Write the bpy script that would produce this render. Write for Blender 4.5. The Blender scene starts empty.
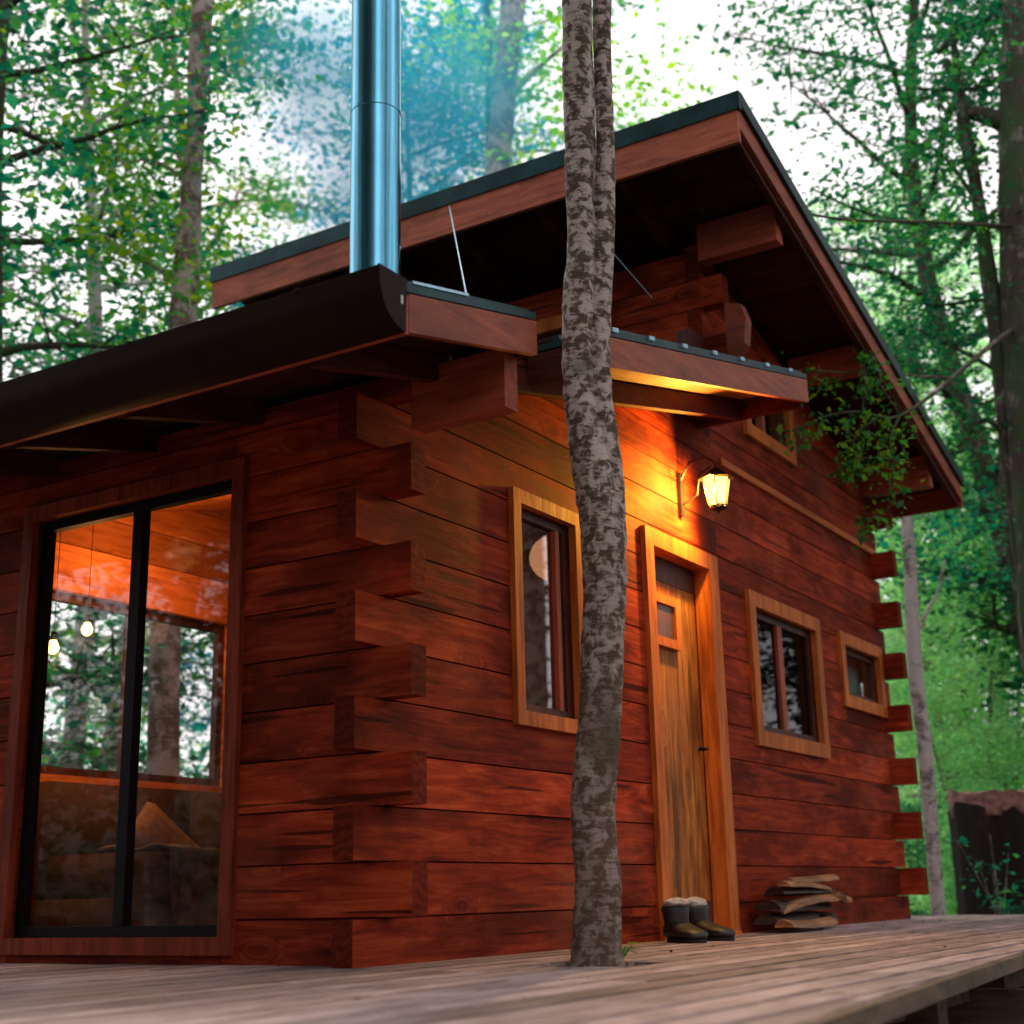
import bpy, bmesh, math, random
import numpy as np
from mathutils import Vector, Matrix
sc = bpy.context.scene
col = sc.collection
R = math.radians

# ------------------------------------------------------------------ camera
CP = Vector((-4.1907, -3.2036, 0.2690)); YAW, PIT, ROL, FPX = 1.01670, 0.26934, -0.022866, 1384.69
_d = Vector((math.sin(YAW)*math.cos(PIT), math.cos(YAW)*math.cos(PIT), math.sin(PIT)))
_r = _d.cross(Vector((0, 0, 1))).normalized(); _u = _r.cross(_d)
CR = _r*math.cos(ROL) + _u*math.sin(ROL); CU = -_r*math.sin(ROL) + _u*math.cos(ROL)
cd = bpy.data.cameras.new('camera'); cam = bpy.data.objects.new('camera', cd); col.objects.link(cam)
cam.matrix_world = Matrix(((CR.x, CU.x, -_d.x, CP.x), (CR.y, CU.y, -_d.y, CP.y), (CR.z, CU.z, -_d.z, CP.z), (0, 0, 0, 1)))
cd.sensor_width = 36; cd.lens = 36*FPX/1024; cd.clip_start = .05; cd.clip_end = 500
cd.dof.use_dof = True; cd.dof.focus_distance = 6.0; cd.dof.aperture_fstop = 2.0
sc.camera = cam

def ray(px, py):
    return _d + CR*((px-512)/FPX) - CU*((py-512)/FPX)
def at(px, py, ax, val):                # world point seen at a pixel, on the plane axis=val
    v = ray(px, py); t = (val-CP[ax])/v[ax]; return CP + v*t
def far(px, py, dist):                  # world point seen at a pixel, at a horizontal distance
    v = ray(px, py); return CP + v*(dist/math.hypot(v.x, v.y))

# ------------------------------------------------------------------ helpers
def tag(o, label=None, cat=None, group=None, kind=None):
    if label: o['label'] = label
    if cat: o['category'] = cat
    if group: o['group'] = group
    if kind: o['kind'] = kind
    return o
def empty(name, loc=(0, 0, 0), rz=0):
    o = bpy.data.objects.new(name, None); col.objects.link(o); o.location = loc; o.rotation_euler = (0, 0, rz)
    o.empty_display_size = .1; return o
def obj(name, bm, m, parent=None, smooth=False, bev=0, seg=1):
    if bev:
        es = [e for e in bm.edges if len(e.link_faces) == 2 and e.calc_face_angle(0) > .5]
        bmesh.ops.bevel(bm, geom=es, offset=bev, segments=seg, affect='EDGES', clamp_overlap=True)
    bmesh.ops.recalc_face_normals(bm, faces=bm.faces[:])
    me = bpy.data.meshes.new(name); bm.to_mesh(me); bm.free()
    for f in me.polygons: f.use_smooth = smooth
    me.materials.append(m)
    o = bpy.data.objects.new(name, me); col.objects.link(o)
    if parent is not None: o.parent = parent
    return o
def BM(): return bmesh.new()
def box(bm, x0, x1, y0, y1, z0, z1):
    vs = [bm.verts.new((x, y, z)) for x in (x0, x1) for y in (y0, y1) for z in (z0, z1)]
    for f in ((0, 1, 3, 2), (4, 6, 7, 5), (0, 4, 5, 1), (2, 3, 7, 6), (0, 2, 6, 4), (1, 5, 7, 3)):
        bm.faces.new([vs[i] for i in f])
    return vs
def prism(bm, pts, ax, a, b):           # extrude a 2D polygon along an axis
    def mk(p, t):
        if ax == 1: return (p[0], t, p[1])
        if ax == 0: return (t, p[0], p[1])
        return (p[0], p[1], t)
    A = [bm.verts.new(mk(p, a)) for p in pts]; B = [bm.verts.new(mk(p, b)) for p in pts]
    bm.faces.new(A); bm.faces.new(B[::-1])
    n = len(pts)
    for i in range(n): bm.faces.new((A[i], B[i], B[(i+1) % n], A[(i+1) % n]))
def tube(bm, pts, rad, n=8, cap=True, noise=0, rng=None):
    rings = []; prev = None
    for i, p in enumerate(pts):
        p = Vector(p)
        t = (Vector(pts[min(i+1, len(pts)-1)])-Vector(pts[max(i-1, 0)])).normalized()
        if prev is None:
            s = t.cross(Vector((0.3, 0.9, .1)) if abs(t.z) > .8 else Vector((0, 0, 1))).normalized()
        else:
            s = (prev-t*prev.dot(t)).normalized()
        prev = s; w = t.cross(s)
        r = rad[i] if hasattr(rad, '__len__') else rad
        ring = []
        for k in range(n):
            a = 2*math.pi*k/n; rr = r*(1+(rng.uniform(-noise, noise) if noise else 0))
            ring.append(bm.verts.new(p+(s*math.cos(a)+w*math.sin(a))*rr))
        rings.append(ring)
    for A, B in zip(rings, rings[1:]):
        for k in range(n): bm.faces.new((A[k], A[(k+1) % n], B[(k+1) % n], B[k]))
    if cap: bm.faces.new(rings[0][::-1]); bm.faces.new(rings[-1])
def lathe(bm, prof, c, n=24):
    rings = [[bm.verts.new((c[0]+r*math.cos(2*math.pi*k/n), c[1]+r*math.sin(2*math.pi*k/n), c[2]+z)) for k in range(n)] for r, z in prof]
    for A, B in zip(rings, rings[1:]):
        for k in range(n): bm.faces.new((A[k], A[(k+1) % n], B[(k+1) % n], B[k]))
    bm.faces.new(rings[0][::-1]); bm.faces.new(rings[-1])

# ------------------------------------------------------------------ materials
def newmat(name):
    m = bpy.data.materials.new(name); m.use_nodes = True; nt = m.node_tree; nt.nodes.clear()
    return m, nt, nt.nodes.new('ShaderNodeOutputMaterial')
def N(nt, t, **k):
    n = nt.nodes.new(t)
    for a, b in k.items():
        if a in n.inputs.keys(): n.inputs[a].default_value = b
        else: setattr(n, a, b)
    return n
def L(nt, a, b): nt.links.new(a, b)
def ramp(nt, stops):
    n = nt.nodes.new('ShaderNodeValToRGB'); e = n.color_ramp.elements
    e[0].position, e[0].color = stops[0][0], (*stops[0][1], 1)
    e[1].position, e[1].color = stops[-1][0], (*stops[-1][1], 1)
    for p, c in stops[1:-1]: x = e.new(p); x.color = (*c, 1)
    return n
def mixc(nt, f, a, b, mode='MIX'):
    n = nt.nodes.new('ShaderNodeMix'); n.data_type = 'RGBA'; n.blend_type = mode
    for s, v in ((0, f), (6, a), (7, b)):
        if hasattr(v, 'links'): L(nt, v, n.inputs[s])
        elif s == 0: n.inputs[0].default_value = v
        else: n.inputs[s].default_value = (*v, 1)
    return n.outputs[2]
def math_(nt, op, a, b=None):
    n = nt.nodes.new('ShaderNodeMath'); n.operation = op
    for i, v in ((0, a), (1, b)):
        if v is None: continue
        if hasattr(v, 'links'): L(nt, v, n.inputs[i])
        else: n.inputs[i].default_value = v
    return n.outputs[0]
def wood(name, dark, mid, light, ax=0, rough=.5, blot=.6, scale=1., knots=True, spec=.4, bump=.25, crack=0.):
    """sawn timber: grain running along axis ax, tone differing from board to board, knots and dark stain blotches"""
    m, nt, out = newmat(name)
    tc = N(nt, 'ShaderNodeTexCoord'); geo = N(nt, 'ShaderNodeNewGeometry')
    rnd = geo.outputs['Random Per Island']
    off = N(nt, 'ShaderNodeCombineXYZ'); r10 = math_(nt, 'MULTIPLY', rnd, 37.)
    for i in range(3): L(nt, r10, off.inputs[i])
    add = N(nt, 'ShaderNodeVectorMath', operation='ADD'); L(nt, tc.outputs['Object'], add.inputs[0]); L(nt, off.outputs[0], add.inputs[1])
    s = [13*scale]*3; s[ax] = 1.3*scale
    mp = N(nt, 'ShaderNodeMapping'); mp.inputs['Scale'].default_value = s; L(nt, add.outputs[0], mp.inputs[0])
    # knots bend the grain
    ks = [3.2*scale]*3; ks[ax] = 1.5*scale
    mk = N(nt, 'ShaderNodeMapping'); mk.inputs['Scale'].default_value = ks; L(nt, add.outputs[0], mk.inputs[0])
    vo = N(nt, 'ShaderNodeTexVoronoi'); vo.inputs['Scale'].default_value = 1.25; L(nt, mk.outputs[0], vo.inputs[0])
    kd = ramp(nt, [(.0, (1, 1, 1)), (.10, (.55, .55, .55)), (.28, (0, 0, 0))]); L(nt, vo.outputs['Distance'], kd.inputs[0])
    bend = N(nt, 'ShaderNodeVectorMath', operation='MULTIPLY_ADD'); L(nt, kd.outputs[0], bend.inputs[0])
    bend.inputs[1].default_value = (1.6, 1.6, 1.6); L(nt, mp.outputs[0], bend.inputs[2])
    g = N(nt, 'ShaderNodeTexNoise'); g.inputs['Scale'].default_value = 2.0; g.inputs['Detail'].default_value = 8; g.inputs['Roughness'].default_value = .62
    g.inputs['Distortion'].default_value = .6
    L(nt, bend.outputs[0] if knots else mp.outputs[0], g.inputs['Vector'])
    cr = ramp(nt, [(.27, dark), (.5, mid), (.74, light)]); L(nt, g.outputs[0], cr.inputs[0])
    c = cr.outputs[0]
    if knots: c = mixc(nt, math_(nt, 'MULTIPLY', kd.outputs[0], .75), c, tuple(x*.16 for x in mid))
    b = N(nt, 'ShaderNodeTexNoise'); b.inputs['Scale'].default_value = .85; b.inputs['Detail'].default_value = 5; b.inputs['Roughness'].default_value = .6
    L(nt, mk.outputs[0], b.inputs['Vector'])
    br = ramp(nt, [(.47, (0, 0, 0)), (.62, (1, 1, 1))]); L(nt, b.outputs[0], br.inputs[0])
    c = mixc(nt, math_(nt, 'MULTIPLY', br.outputs[0], blot), c, tuple(x*.22 for x in mid))
    if crack:                             # thin drying cracks along the grain, weathered pale patches
        cs = [24*scale]*3; cs[ax] = .9*scale
        mc = N(nt, 'ShaderNodeMapping'); mc.inputs['Scale'].default_value = cs; L(nt, add.outputs[0], mc.inputs[0])
        cn_ = N(nt, 'ShaderNodeTexNoise'); cn_.inputs['Scale'].default_value = .9; cn_.inputs['Detail'].default_value = 2; L(nt, mc.outputs[0], cn_.inputs[0])
        cl = ramp(nt, [(.655, (0, 0, 0)), (.675, (1, 1, 1)), (.70, (1, 1, 1))]); L(nt, cn_.outputs[0], cl.inputs[0])
        c = mixc(nt, math_(nt, 'MULTIPLY', cl.outputs[0], crack), c, tuple(x*.1 for x in mid))
        wp = N(nt, 'ShaderNodeTexNoise'); wp.inputs['Scale'].default_value = 1.1; wp.inputs['Detail'].default_value = 4; L(nt, tc.outputs['Object'], wp.inputs[0])
        wr = ramp(nt, [(.55, (0, 0, 0)), (.75, (.35, .35, .35))]); L(nt, wp.outputs[0], wr.inputs[0])
        c = mixc(nt, wr.outputs[0], c, (.5, .14, .07))
        # cut ends: growth rings, darker weathered end grain
        nsep = N(nt, 'ShaderNodeSeparateXYZ'); L(nt, tc.outputs['Normal'], nsep.inputs[0])
        endf = math_(nt, 'GREATER_THAN', math_(nt, 'ABSOLUTE', nsep.outputs[ax]), .8)
        wv = N(nt, 'ShaderNodeTexWave'); wv.wave_type = 'RINGS'; wv.rings_direction = 'XYZ'[ax]; wv.inputs['Scale'].default_value = 8; wv.inputs['Distortion'].default_value = 7; wv.inputs['Detail'].default_value = 4; wv.inputs['Detail Scale'].default_value = 2.5
        me_ = N(nt, 'ShaderNodeMapping'); me_.inputs['Location'].default_value = (.04, .04, .07); L(nt, tc.outputs['Object'], me_.inputs[0]); L(nt, me_.outputs[0], wv.inputs[0])
        er = ramp(nt, [(.0, tuple(x*.26 for x in mid)), (.6, tuple(x*.38 for x in mid)), (1., tuple(x*.5 for x in mid))]); L(nt, wv.outputs[0], er.inputs[0])
        c = mixc(nt, math_(nt, 'MULTIPLY', endf, .85), c, er.outputs[0])
    tone = N(nt, 'ShaderNodeMapRange'); tone.inputs[3].default_value = .6; tone.inputs[4].default_value = 1.35; L(nt, rnd, tone.inputs[0])
    hv = N(nt, 'ShaderNodeHueSaturation'); L(nt, c, hv.inputs['Color']); L(nt, tone.outputs[0], hv.inputs['Value'])
    p = N(nt, 'ShaderNodeBsdfPrincipled'); L(nt, hv.outputs[0], p.inputs['Base Color'])
    rr = N(nt, 'ShaderNodeMapRange'); rr.inputs[3].default_value = rough-.1; rr.inputs[4].default_value = rough+.2; L(nt, g.outputs[0], rr.inputs[0]); L(nt, rr.outputs[0], p.inputs['Roughness'])
    p.inputs['Specular IOR Level'].default_value = spec
    bp = N(nt, 'ShaderNodeBump'); bp.inputs['Strength'].default_value = bump; bp.inputs['Distance'].default_value = .012
    L(nt, g.outputs[0], bp.inputs['Height']); L(nt, bp.outputs[0], p.inputs['Normal']); L(nt, p.outputs[0], out.inputs[0])
    return m
def plain(name, c, rough=.5, metal=0., noise=.25, nscale=8., bump=0., spec=.5):
    m, nt, out = newmat(name); tc = N(nt, 'ShaderNodeTexCoord')
    n = N(nt, 'ShaderNodeTexNoise'); n.inputs['Scale'].default_value = nscale; n.inputs['Detail'].default_value = 6; L(nt, tc.outputs['Object'], n.inputs[0])
    cr = ramp(nt, [(.3, tuple(x*(1-noise) for x in c)), (.7, tuple(min(1, x*(1+noise)) for x in c))]); L(nt, n.outputs[0], cr.inputs[0])
    p = N(nt, 'ShaderNodeBsdfPrincipled', Roughness=rough, Metallic=metal); p.inputs['Specular IOR Level'].default_value = spec
    L(nt, cr.outputs[0], p.inputs['Base Color'])
    if bump:
        bp = N(nt, 'ShaderNodeBump'); bp.inputs['Strength'].default_value = bump; bp.inputs['Distance'].default_value = .02
        L(nt, n.outputs[0], bp.inputs['Height']); L(nt, bp.outputs[0], p.inputs['Normal'])
    L(nt, p.outputs[0], out.inputs[0]); return m
def emit(name, c, s):
    m, nt, out = newmat(name); e = N(nt, 'ShaderNodeEmission', Strength=s); e.inputs[0].default_value = (*c, 1); L(nt, e.outputs[0], out.inputs[0]); return m
def glass(name, tint=(1, 1, 1), refl=1.):
    m, nt, out = newmat(name)
    f = N(nt, 'ShaderNodeFresnel'); ge = N(nt, 'ShaderNodeNewGeometry'); L(nt, math_(nt, 'SUBTRACT', 1.5, math_(nt, 'MULTIPLY', ge.outputs['Backfacing'], .8333)), f.inputs[0]); t = N(nt, 'ShaderNodeBsdfTransparent'); t.inputs[0].default_value = (*tint, 1)
    g = N(nt, 'ShaderNodeBsdfGlossy', Roughness=.015); mx = N(nt, 'ShaderNodeMixShader')
    L(nt, math_(nt, 'MULTIPLY', f.outputs[0], refl), mx.inputs[0]); L(nt, t.outputs[0], mx.inputs[1]); L(nt, g.outputs[0], mx.inputs[2]); L(nt, mx.outputs[0], out.inputs[0]); return m
def bark(name, base, pale, moss, pm=.5, mm=.35, band=True, bs=5, foot=0):
    m, nt, out = newmat(name); tc = N(nt, 'ShaderNodeTexCoord')
    mp = N(nt, 'ShaderNodeMapping'); mp.inputs['Scale'].default_value = (9, 9, 48) if band else (14, 14, 3); L(nt, tc.outputs['Object'], mp.inputs[0])
    fine = N(nt, 'ShaderNodeTexNoise'); fine.inputs['Scale'].default_value = 1.6; fine.inputs['Detail'].default_value = 8; fine.inputs['Roughness'].default_value = .7; L(nt, mp.outputs[0], fine.inputs[0])
    big = N(nt, 'ShaderNodeTexNoise'); big.inputs['Scale'].default_value = bs; big.inputs['Detail'].default_value = 6; big.inputs['Roughness'].default_value = .65; big.inputs['Distortion'].default_value = .5; L(nt, tc.outputs['Object'], big.inputs[0])
    mo = N(nt, 'ShaderNodeTexNoise'); mo.inputs['Scale'].default_value = 3.1; mo.inputs['Detail'].default_value = 7
    mo.noise_dimensions = '4D'; mo.inputs['W'].default_value = 4.2; L(nt, tc.outputs['Object'], mo.inputs[0])
    c1 = ramp(nt, [(.3, tuple(x*.35 for x in base)), (.7, base)]); L(nt, fine.outputs[0], c1.inputs[0])
    pf = ramp(nt, [(pm-.03, (0, 0, 0)), (pm+.05, (1, 1, 1))])
    sm = math_(nt, 'ADD', math_(nt, 'MULTIPLY', big.outputs[0], .7), math_(nt, 'MULTIPLY', fine.outputs[0], .3)); L(nt, sm, pf.inputs[0])
    c = mixc(nt, pf.outputs[0], c1.outputs[0], pale)
    mf = ramp(nt, [(mm, (0, 0, 0)), (mm+.12, (.85, .85, .85))]); L(nt, mo.outputs[0], mf.inputs[0])
    c = mixc(nt, mf.outputs[0], c, moss)
    if foot:                              # older, algae-darkened bark towards the foot of the trunk
        sx = N(nt, 'ShaderNodeSeparateXYZ'); L(nt, tc.outputs['Object'], sx.inputs[0])
        hz = N(nt, 'ShaderNodeMapRange'); hz.inputs[1].default_value = foot*.3; hz.inputs[2].default_value = foot; hz.inputs[3].default_value = .62; hz.inputs[4].default_value = 0
        L(nt, math_(nt, 'ADD', sx.outputs[2], math_(nt, 'MULTIPLY', big.outputs[0], 1.2)), hz.inputs[0]); c = mixc(nt, hz.outputs[0], c, mixc(nt, fine.outputs[0], (.045, .024, .012), (.22, .13, .075)))
    p = N(nt, 'ShaderNodeBsdfPrincipled', Roughness=.85); L(nt, c, p.inputs['Base Color'])
    bp = N(nt, 'ShaderNodeBump'); bp.inputs['Strength'].default_value = .7; bp.inputs['Distance'].default_value = .015
    L(nt, fine.outputs[0], bp.inputs['Height']); L(nt, bp.outputs[0], p.inputs['Normal']); L(nt, p.outputs[0], out.inputs[0]); return m
def leafmat(name, stops, trans=.5, tr_gain=2.2, glow=(1.0, 1.25, .45)):
    m, nt, out = newmat(name); geo = N(nt, 'ShaderNodeNewGeometry'); tc = N(nt, 'ShaderNodeTexCoord')
    n = N(nt, 'ShaderNodeTexNoise'); n.inputs['Scale'].default_value = .55; n.inputs['Detail'].default_value = 3; L(nt, tc.outputs['Object'], n.inputs[0])
    f = math_(nt, 'ADD', math_(nt, 'MULTIPLY', geo.outputs['Random Per Island'], .45), math_(nt, 'MULTIPLY', n.outputs[0], .75))
    f = math_(nt, 'SUBTRACT', f, .1)
    cr = ramp(nt, stops); L(nt, f, cr.inputs[0])
    p = N(nt, 'ShaderNodeBsdfPrincipled', Roughness=.45); p.inputs['Specular IOR Level'].default_value = .35; L(nt, cr.outputs[0], p.inputs['Base Color'])
    t = N(nt, 'ShaderNodeBsdfTranslucent'); tcx = mixc(nt, 1., cr.outputs[0], tuple(g*tr_gain for g in glow), 'MULTIPLY'); L(nt, tcx, t.inputs[0])
    mx = N(nt, 'ShaderNodeMixShader'); mx.inputs[0].default_value = trans; L(nt, p.outputs[0], mx.inputs[1]); L(nt, t.outputs[0], mx.inputs[2]); L(nt, mx.outputs[0], out.inputs[0]); return m

RED = ((.08, .009, .004), (.33, .036, .011), (.53, .095, .028))
M = {}
M['log_x'] = wood('stained_log_along_front', *RED, ax=0, rough=.6, blot=.75, spec=.08, bump=.4, crack=.8)
M['log_y'] = wood('stained_log_along_side', *RED, ax=1, rough=.6, blot=.75, spec=.08, bump=.4, crack=.8)
M['log_end'] = wood('stained_log_end_grain', (.03, .007, .005), (.10, .022, .014), (.16, .04, .025), ax=2, scale=1.5)
M['fascia_x'] = wood('fascia_timber_along_front', (.15, .025, .012), (.40, .09, .04), (.56, .15, .07), ax=0, blot=.4)
M['fascia_y'] = wood('fascia_timber_along_side', (.15, .025, .012), (.40, .09, .04), (.56, .15, .07), ax=1, blot=.4)
M['soffit'] = wood('shaded_soffit_boards', (.02, .005, .003), (.06, .013, .007), (.10, .022, .012), ax=1, spec=.15)  # base darkened to put the eave shade into the boards
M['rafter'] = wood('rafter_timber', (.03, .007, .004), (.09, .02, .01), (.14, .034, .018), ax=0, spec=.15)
M['canopy'] = wood('canopy_boards', (.14, .04, .015), (.38, .13, .045), (.5, .19, .07), ax=0, blot=.3)
M['trim'] = wood('pale_trim_timber', (.2, .04, .008), (.48, .125, .022), (.64, .2, .04), ax=2, blot=.35, knots=False, spec=.2)
M['trim_x'] = wood('pale_trim_timber_level', (.2, .04, .008), (.44, .11, .022), (.6, .18, .04), ax=0, blot=.35, knots=False, spec=.2)
M['redtrim'] = wood('red_trim_timber', (.12, .02, .01), (.3, .065, .028), (.42, .1, .045), ax=2, blot=.3, knots=False)
M['doortrim'] = wood('dark_red_door_surround', (.08, .011, .005), (.22, .035, .014), (.32, .06, .025), ax=2, blot=.4, knots=False, spec=.15)
M['redtrim_y'] = wood('red_trim_timber_level', (.12, .02, .01), (.3, .055, .025), (.42, .09, .04), ax=1, blot=.3, knots=False)
M['door'] = wood('door_planks', (.07, .018, .004), (.32, .105, .02), (.54, .23, .05), ax=2, blot=.7, scale=1.1, spec=.2)
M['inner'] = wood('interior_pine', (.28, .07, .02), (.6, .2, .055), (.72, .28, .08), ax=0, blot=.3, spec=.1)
M['innery'] = wood('shaded_interior_pine', (.04, .014, .006), (.10, .03, .012), (.15, .05, .02), ax=1, blot=.3)  # darkened copy of the pine; the room's dimness is put into its colour
M['sash'] = wood('dark_sash_timber', (.02, .006, .004), (.07, .02, .011), (.12, .035, .02), ax=2, knots=False)
M['deck'] = wood('weathered_deck_board', (.12, .08, .07), (.39, .285, .265), (.59, .46, .45), ax=0, rough=.6, blot=.4, scale=1.4, knots=True, bump=.5)
M['under'] = wood('rough_understructure_timber', (.02, .014, .008), (.075, .05, .032), (.14, .1, .065), ax=1, rough=.8)
M['bearer'] = wood('rough_bearer_timber', (.02, .014, .008), (.075, .05, .032), (.14, .1, .065), ax=1, rough=.8)
M['black'] = plain('dark_aluminium', (.006, .005, .005), .5, 0, spec=.15)
M['gutter'] = plain('dark_brown_gutter', (.018, .007, .004), .5, 0, nscale=3, spec=.1)
M['roof'] = plain('dark_green_metal_sheet', (.012, .05, .055), .4, .6, noise=.5, nscale=4)
M['flash'] = plain('galvanised_flashing', (.35, .55, .65), .3, .9)
M['steel'] = plain('blue_tinted_stainless_steel', (.16, .50, .70), .2, 1., noise=.08, nscale=3)  # blue of the smoky light around it put into the steel's colour
M['steel2'] = plain('bright_stainless_steel', (.4, .58, .66), .12, 1., noise=.08, nscale=3)
M['iron'] = plain('blackened_iron', (.02, .014, .01), .5, .7)
M['glass'] = glass('window_glass')
M['glass1'] = glass('reflecting_window_glass', (.7, .7, .7), 1.9)
M['glassd'] = glass('grey_tinted_window_glass', (.5, .5, .5), .6)  # tinted grey and reflecting weakly
M['frost'] = plain('pale_blind', (.16, .24, .24), .7, noise=.2, nscale=5)
M['sofa'] = plain('brown_sofa_fabric', (.06, .026, .016), .95, nscale=30, bump=.2)
M['cush'] = plain('tan_cushion_fabric', (.22, .12, .06), .95, nscale=30, bump=.2)
M['blanket'] = plain('dark_knitted_blanket', (.08, .055, .04), .95, noise=.7, nscale=14, bump=.5)
M['leather'] = plain('worn_black_leather', (.016, .013, .011), .5, nscale=20, bump=.3)
M['sole'] = plain('black_rubber', (.01, .01, .01), .8)
M['sock'] = plain('grey_white_wool', (.33, .32, .33), .95, noise=.5, nscale=40, bump=.3)
M['fire'] = wood('split_firewood', (.08, .03, .012), (.34, .15, .06), (.52, .29, .13), ax=0, blot=.5, scale=2)
M['firebark'] = wood('firewood_bark', (.012, .006, .004), (.04, .02, .012), (.10, .055, .035), ax=0, blot=.5, scale=2)
M['paper'] = emit('glowing_paper_shade', (1., .42, .2), .75)
M['bulb'] = emit('warm_bulb', (1., .5, .10), 9)
M['lampglass'] = emit('lit_lantern_glass', (1., .62, .16), 3.2)
M['sticker'] = plain('white_sticker', (.8, .8, .8), .6)
M['bark'] = bark('mottled_beech_bark', (.15, .095, .065), (.56, .47, .43), (.06, .06, .02), pm=.495, mm=.6, bs=21, foot=2.6)
M['bark2'] = bark('grey_brown_bark', (.3, .19, .16), (.6, .47, .45), (.05, .07, .02), pm=.49, mm=.6)
M['barkm'] = bark('mossy_dark_bark', (.09, .06, .045), (.24, .2, .17), (.03, .07, .015), pm=.56, mm=.45, band=False)
M['barkp'] = bark('pale_lichen_bark', (.3, .24, .23), (.62, .56, .55), (.07, .1, .05), pm=.45, mm=.62)
M['stump'] = bark('dark_rotten_bark', (.03, .016, .012), (.06, .03, .025), (.02, .03, .012), pm=.6, mm=.6, band=False)
M['stumptop'] = plain('weathered_red_wood', (.42, .2, .18), .9, noise=.6, nscale=14, bump=.8)
TEAL = [(.2, (.001, .065, .06)), (.5, (.005, .17, .145)), (.8, (.12, .32, .05))]
BLUE = [(.2, (.004, .10, .16)), (.5, (.01, .2, .30)), (.8, (.03, .32, .34))]
YEL = [(.2, (.05, .18, .02)), (.5, (.14, .34, .02)), (.8, (.34, .42, .02))]
MIX = [(.2, (.008, .10, .06)), (.5, (.05, .22, .04)), (.8, (.32, .32, .02))]
M['lteal'] = leafmat('teal_green_leaves', TEAL, .5, 2.2, (.8, 1.2, .7))
M['lblue'] = leafmat('blue_green_leaves', BLUE, .5, 2.2, (.6, 1.1, 1.1))
M['lyel'] = leafmat('yellow_green_leaves', YEL, .55, 2.2)
M['lmix'] = leafmat('mixed_green_leaves', MIX, .5, 2.2)
M['ldteal'] = leafmat('deep_teal_leaves', [(.2, (.001, .04, .04)), (.5, (.004, .10, .09)), (.8, (.05, .2, .05))], .45, 2.)
M['ldark'] = leafmat('light_absorbing_leaves', [(.2, (.004, .025, .015)), (.5, (.01, .05, .03)), (.8, (.03, .09, .025))], .35, 1.6)  # darkened to cut light bounced from the unseen trees onto the cabin
M['lfar'] = leafmat('mist_paled_leaves', [(.2, (.18, .42, .26)), (.5, (.36, .62, .38)), (.8, (.6, .7, .26))], .6, 1.5, (.95, 1.2, .8))  # lightened so the colour itself carries the misty light on far foliage

# ------------------------------------------------------------------ world and sun
SUN_EL, SUN_AZ = R(52), 0.62           # direction towards the sun, measured from +y to +x
w = bpy.data.worlds.new('World'); sc.world = w; w.use_nodes = True; nt = w.node_tree; nt.nodes.clear()
out = nt.nodes.new('ShaderNodeOutputWorld'); bg = nt.nodes.new('ShaderNodeBackground')
sky = nt.nodes.new('ShaderNodeTexSky'); sky.sky_type = 'NISHITA'; sky.sun_disc = False; sky.sun_elevation = SUN_EL; sky.sun_rotation = SUN_AZ
sky.dust_density = 3
tc = N(nt, 'ShaderNodeTexCoord'); cn = N(nt, 'ShaderNodeTexNoise'); cn.inputs['Scale'].default_value = 2.2; cn.inputs['Detail'].default_value = 5; L(nt, tc.outputs['Generated'], cn.inputs[0])
cf = ramp(nt, [(.3, (.72, .72, .72)), (.6, (.97, .97, .97))]); L(nt, cn.outputs[0], cf.inputs[0])
L(nt, mixc(nt, cf.outputs[0], sky.outputs[0], (9.3, 8.7, 8.9)), bg.inputs[0])
bg.inputs[1].default_value = .12; L(nt, bg.outputs[0], out.inputs[0])
sl = bpy.data.lights.new('sun', 'SUN'); sl.energy = 1.5; sl.angle = R(12); sl.color = (1, .93, .84)
so = bpy.data.objects.new('sun', sl); col.objects.link(so)
sd = Vector((math.sin(SUN_AZ)*math.cos(SUN_EL), math.cos(SUN_AZ)*math.cos(SUN_EL), math.sin(SUN_EL)))
so.rotation_euler = sd.to_track_quat('Z', 'Y').to_euler()
sc.view_settings.view_transform = 'Standard'; sc.view_settings.look = 'None'; sc.view_settings.gamma = 1; sc.view_settings.exposure = .6
sc.render.engine = 'CYCLES'; sc.cycles.transparent_max_bounces = 24; sc.cycles.max_bounces = 8

# ================================================================== THE CABIN
H, DZ, T, PR, W, D = .2, .03, .095, .151, 6.42, 2.9
XC = 3.3                                # clerestory wall
def lean(x): return 2.235 + .234*(x+.79)      # top of lean-to roof
def main(x): return 4.69 - .286*(x-2.58)      # top of main roof
def wall_top(x): return lean(x)-.13 if x < XC else main(x)-.25
cabin = empty('log_cabin', (0, 0, 0))
tag(cabin, 'red-brown stained log cabin with lap-jointed corners, raised upper roof and lean-to, standing on the deck', 'cabin')

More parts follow.
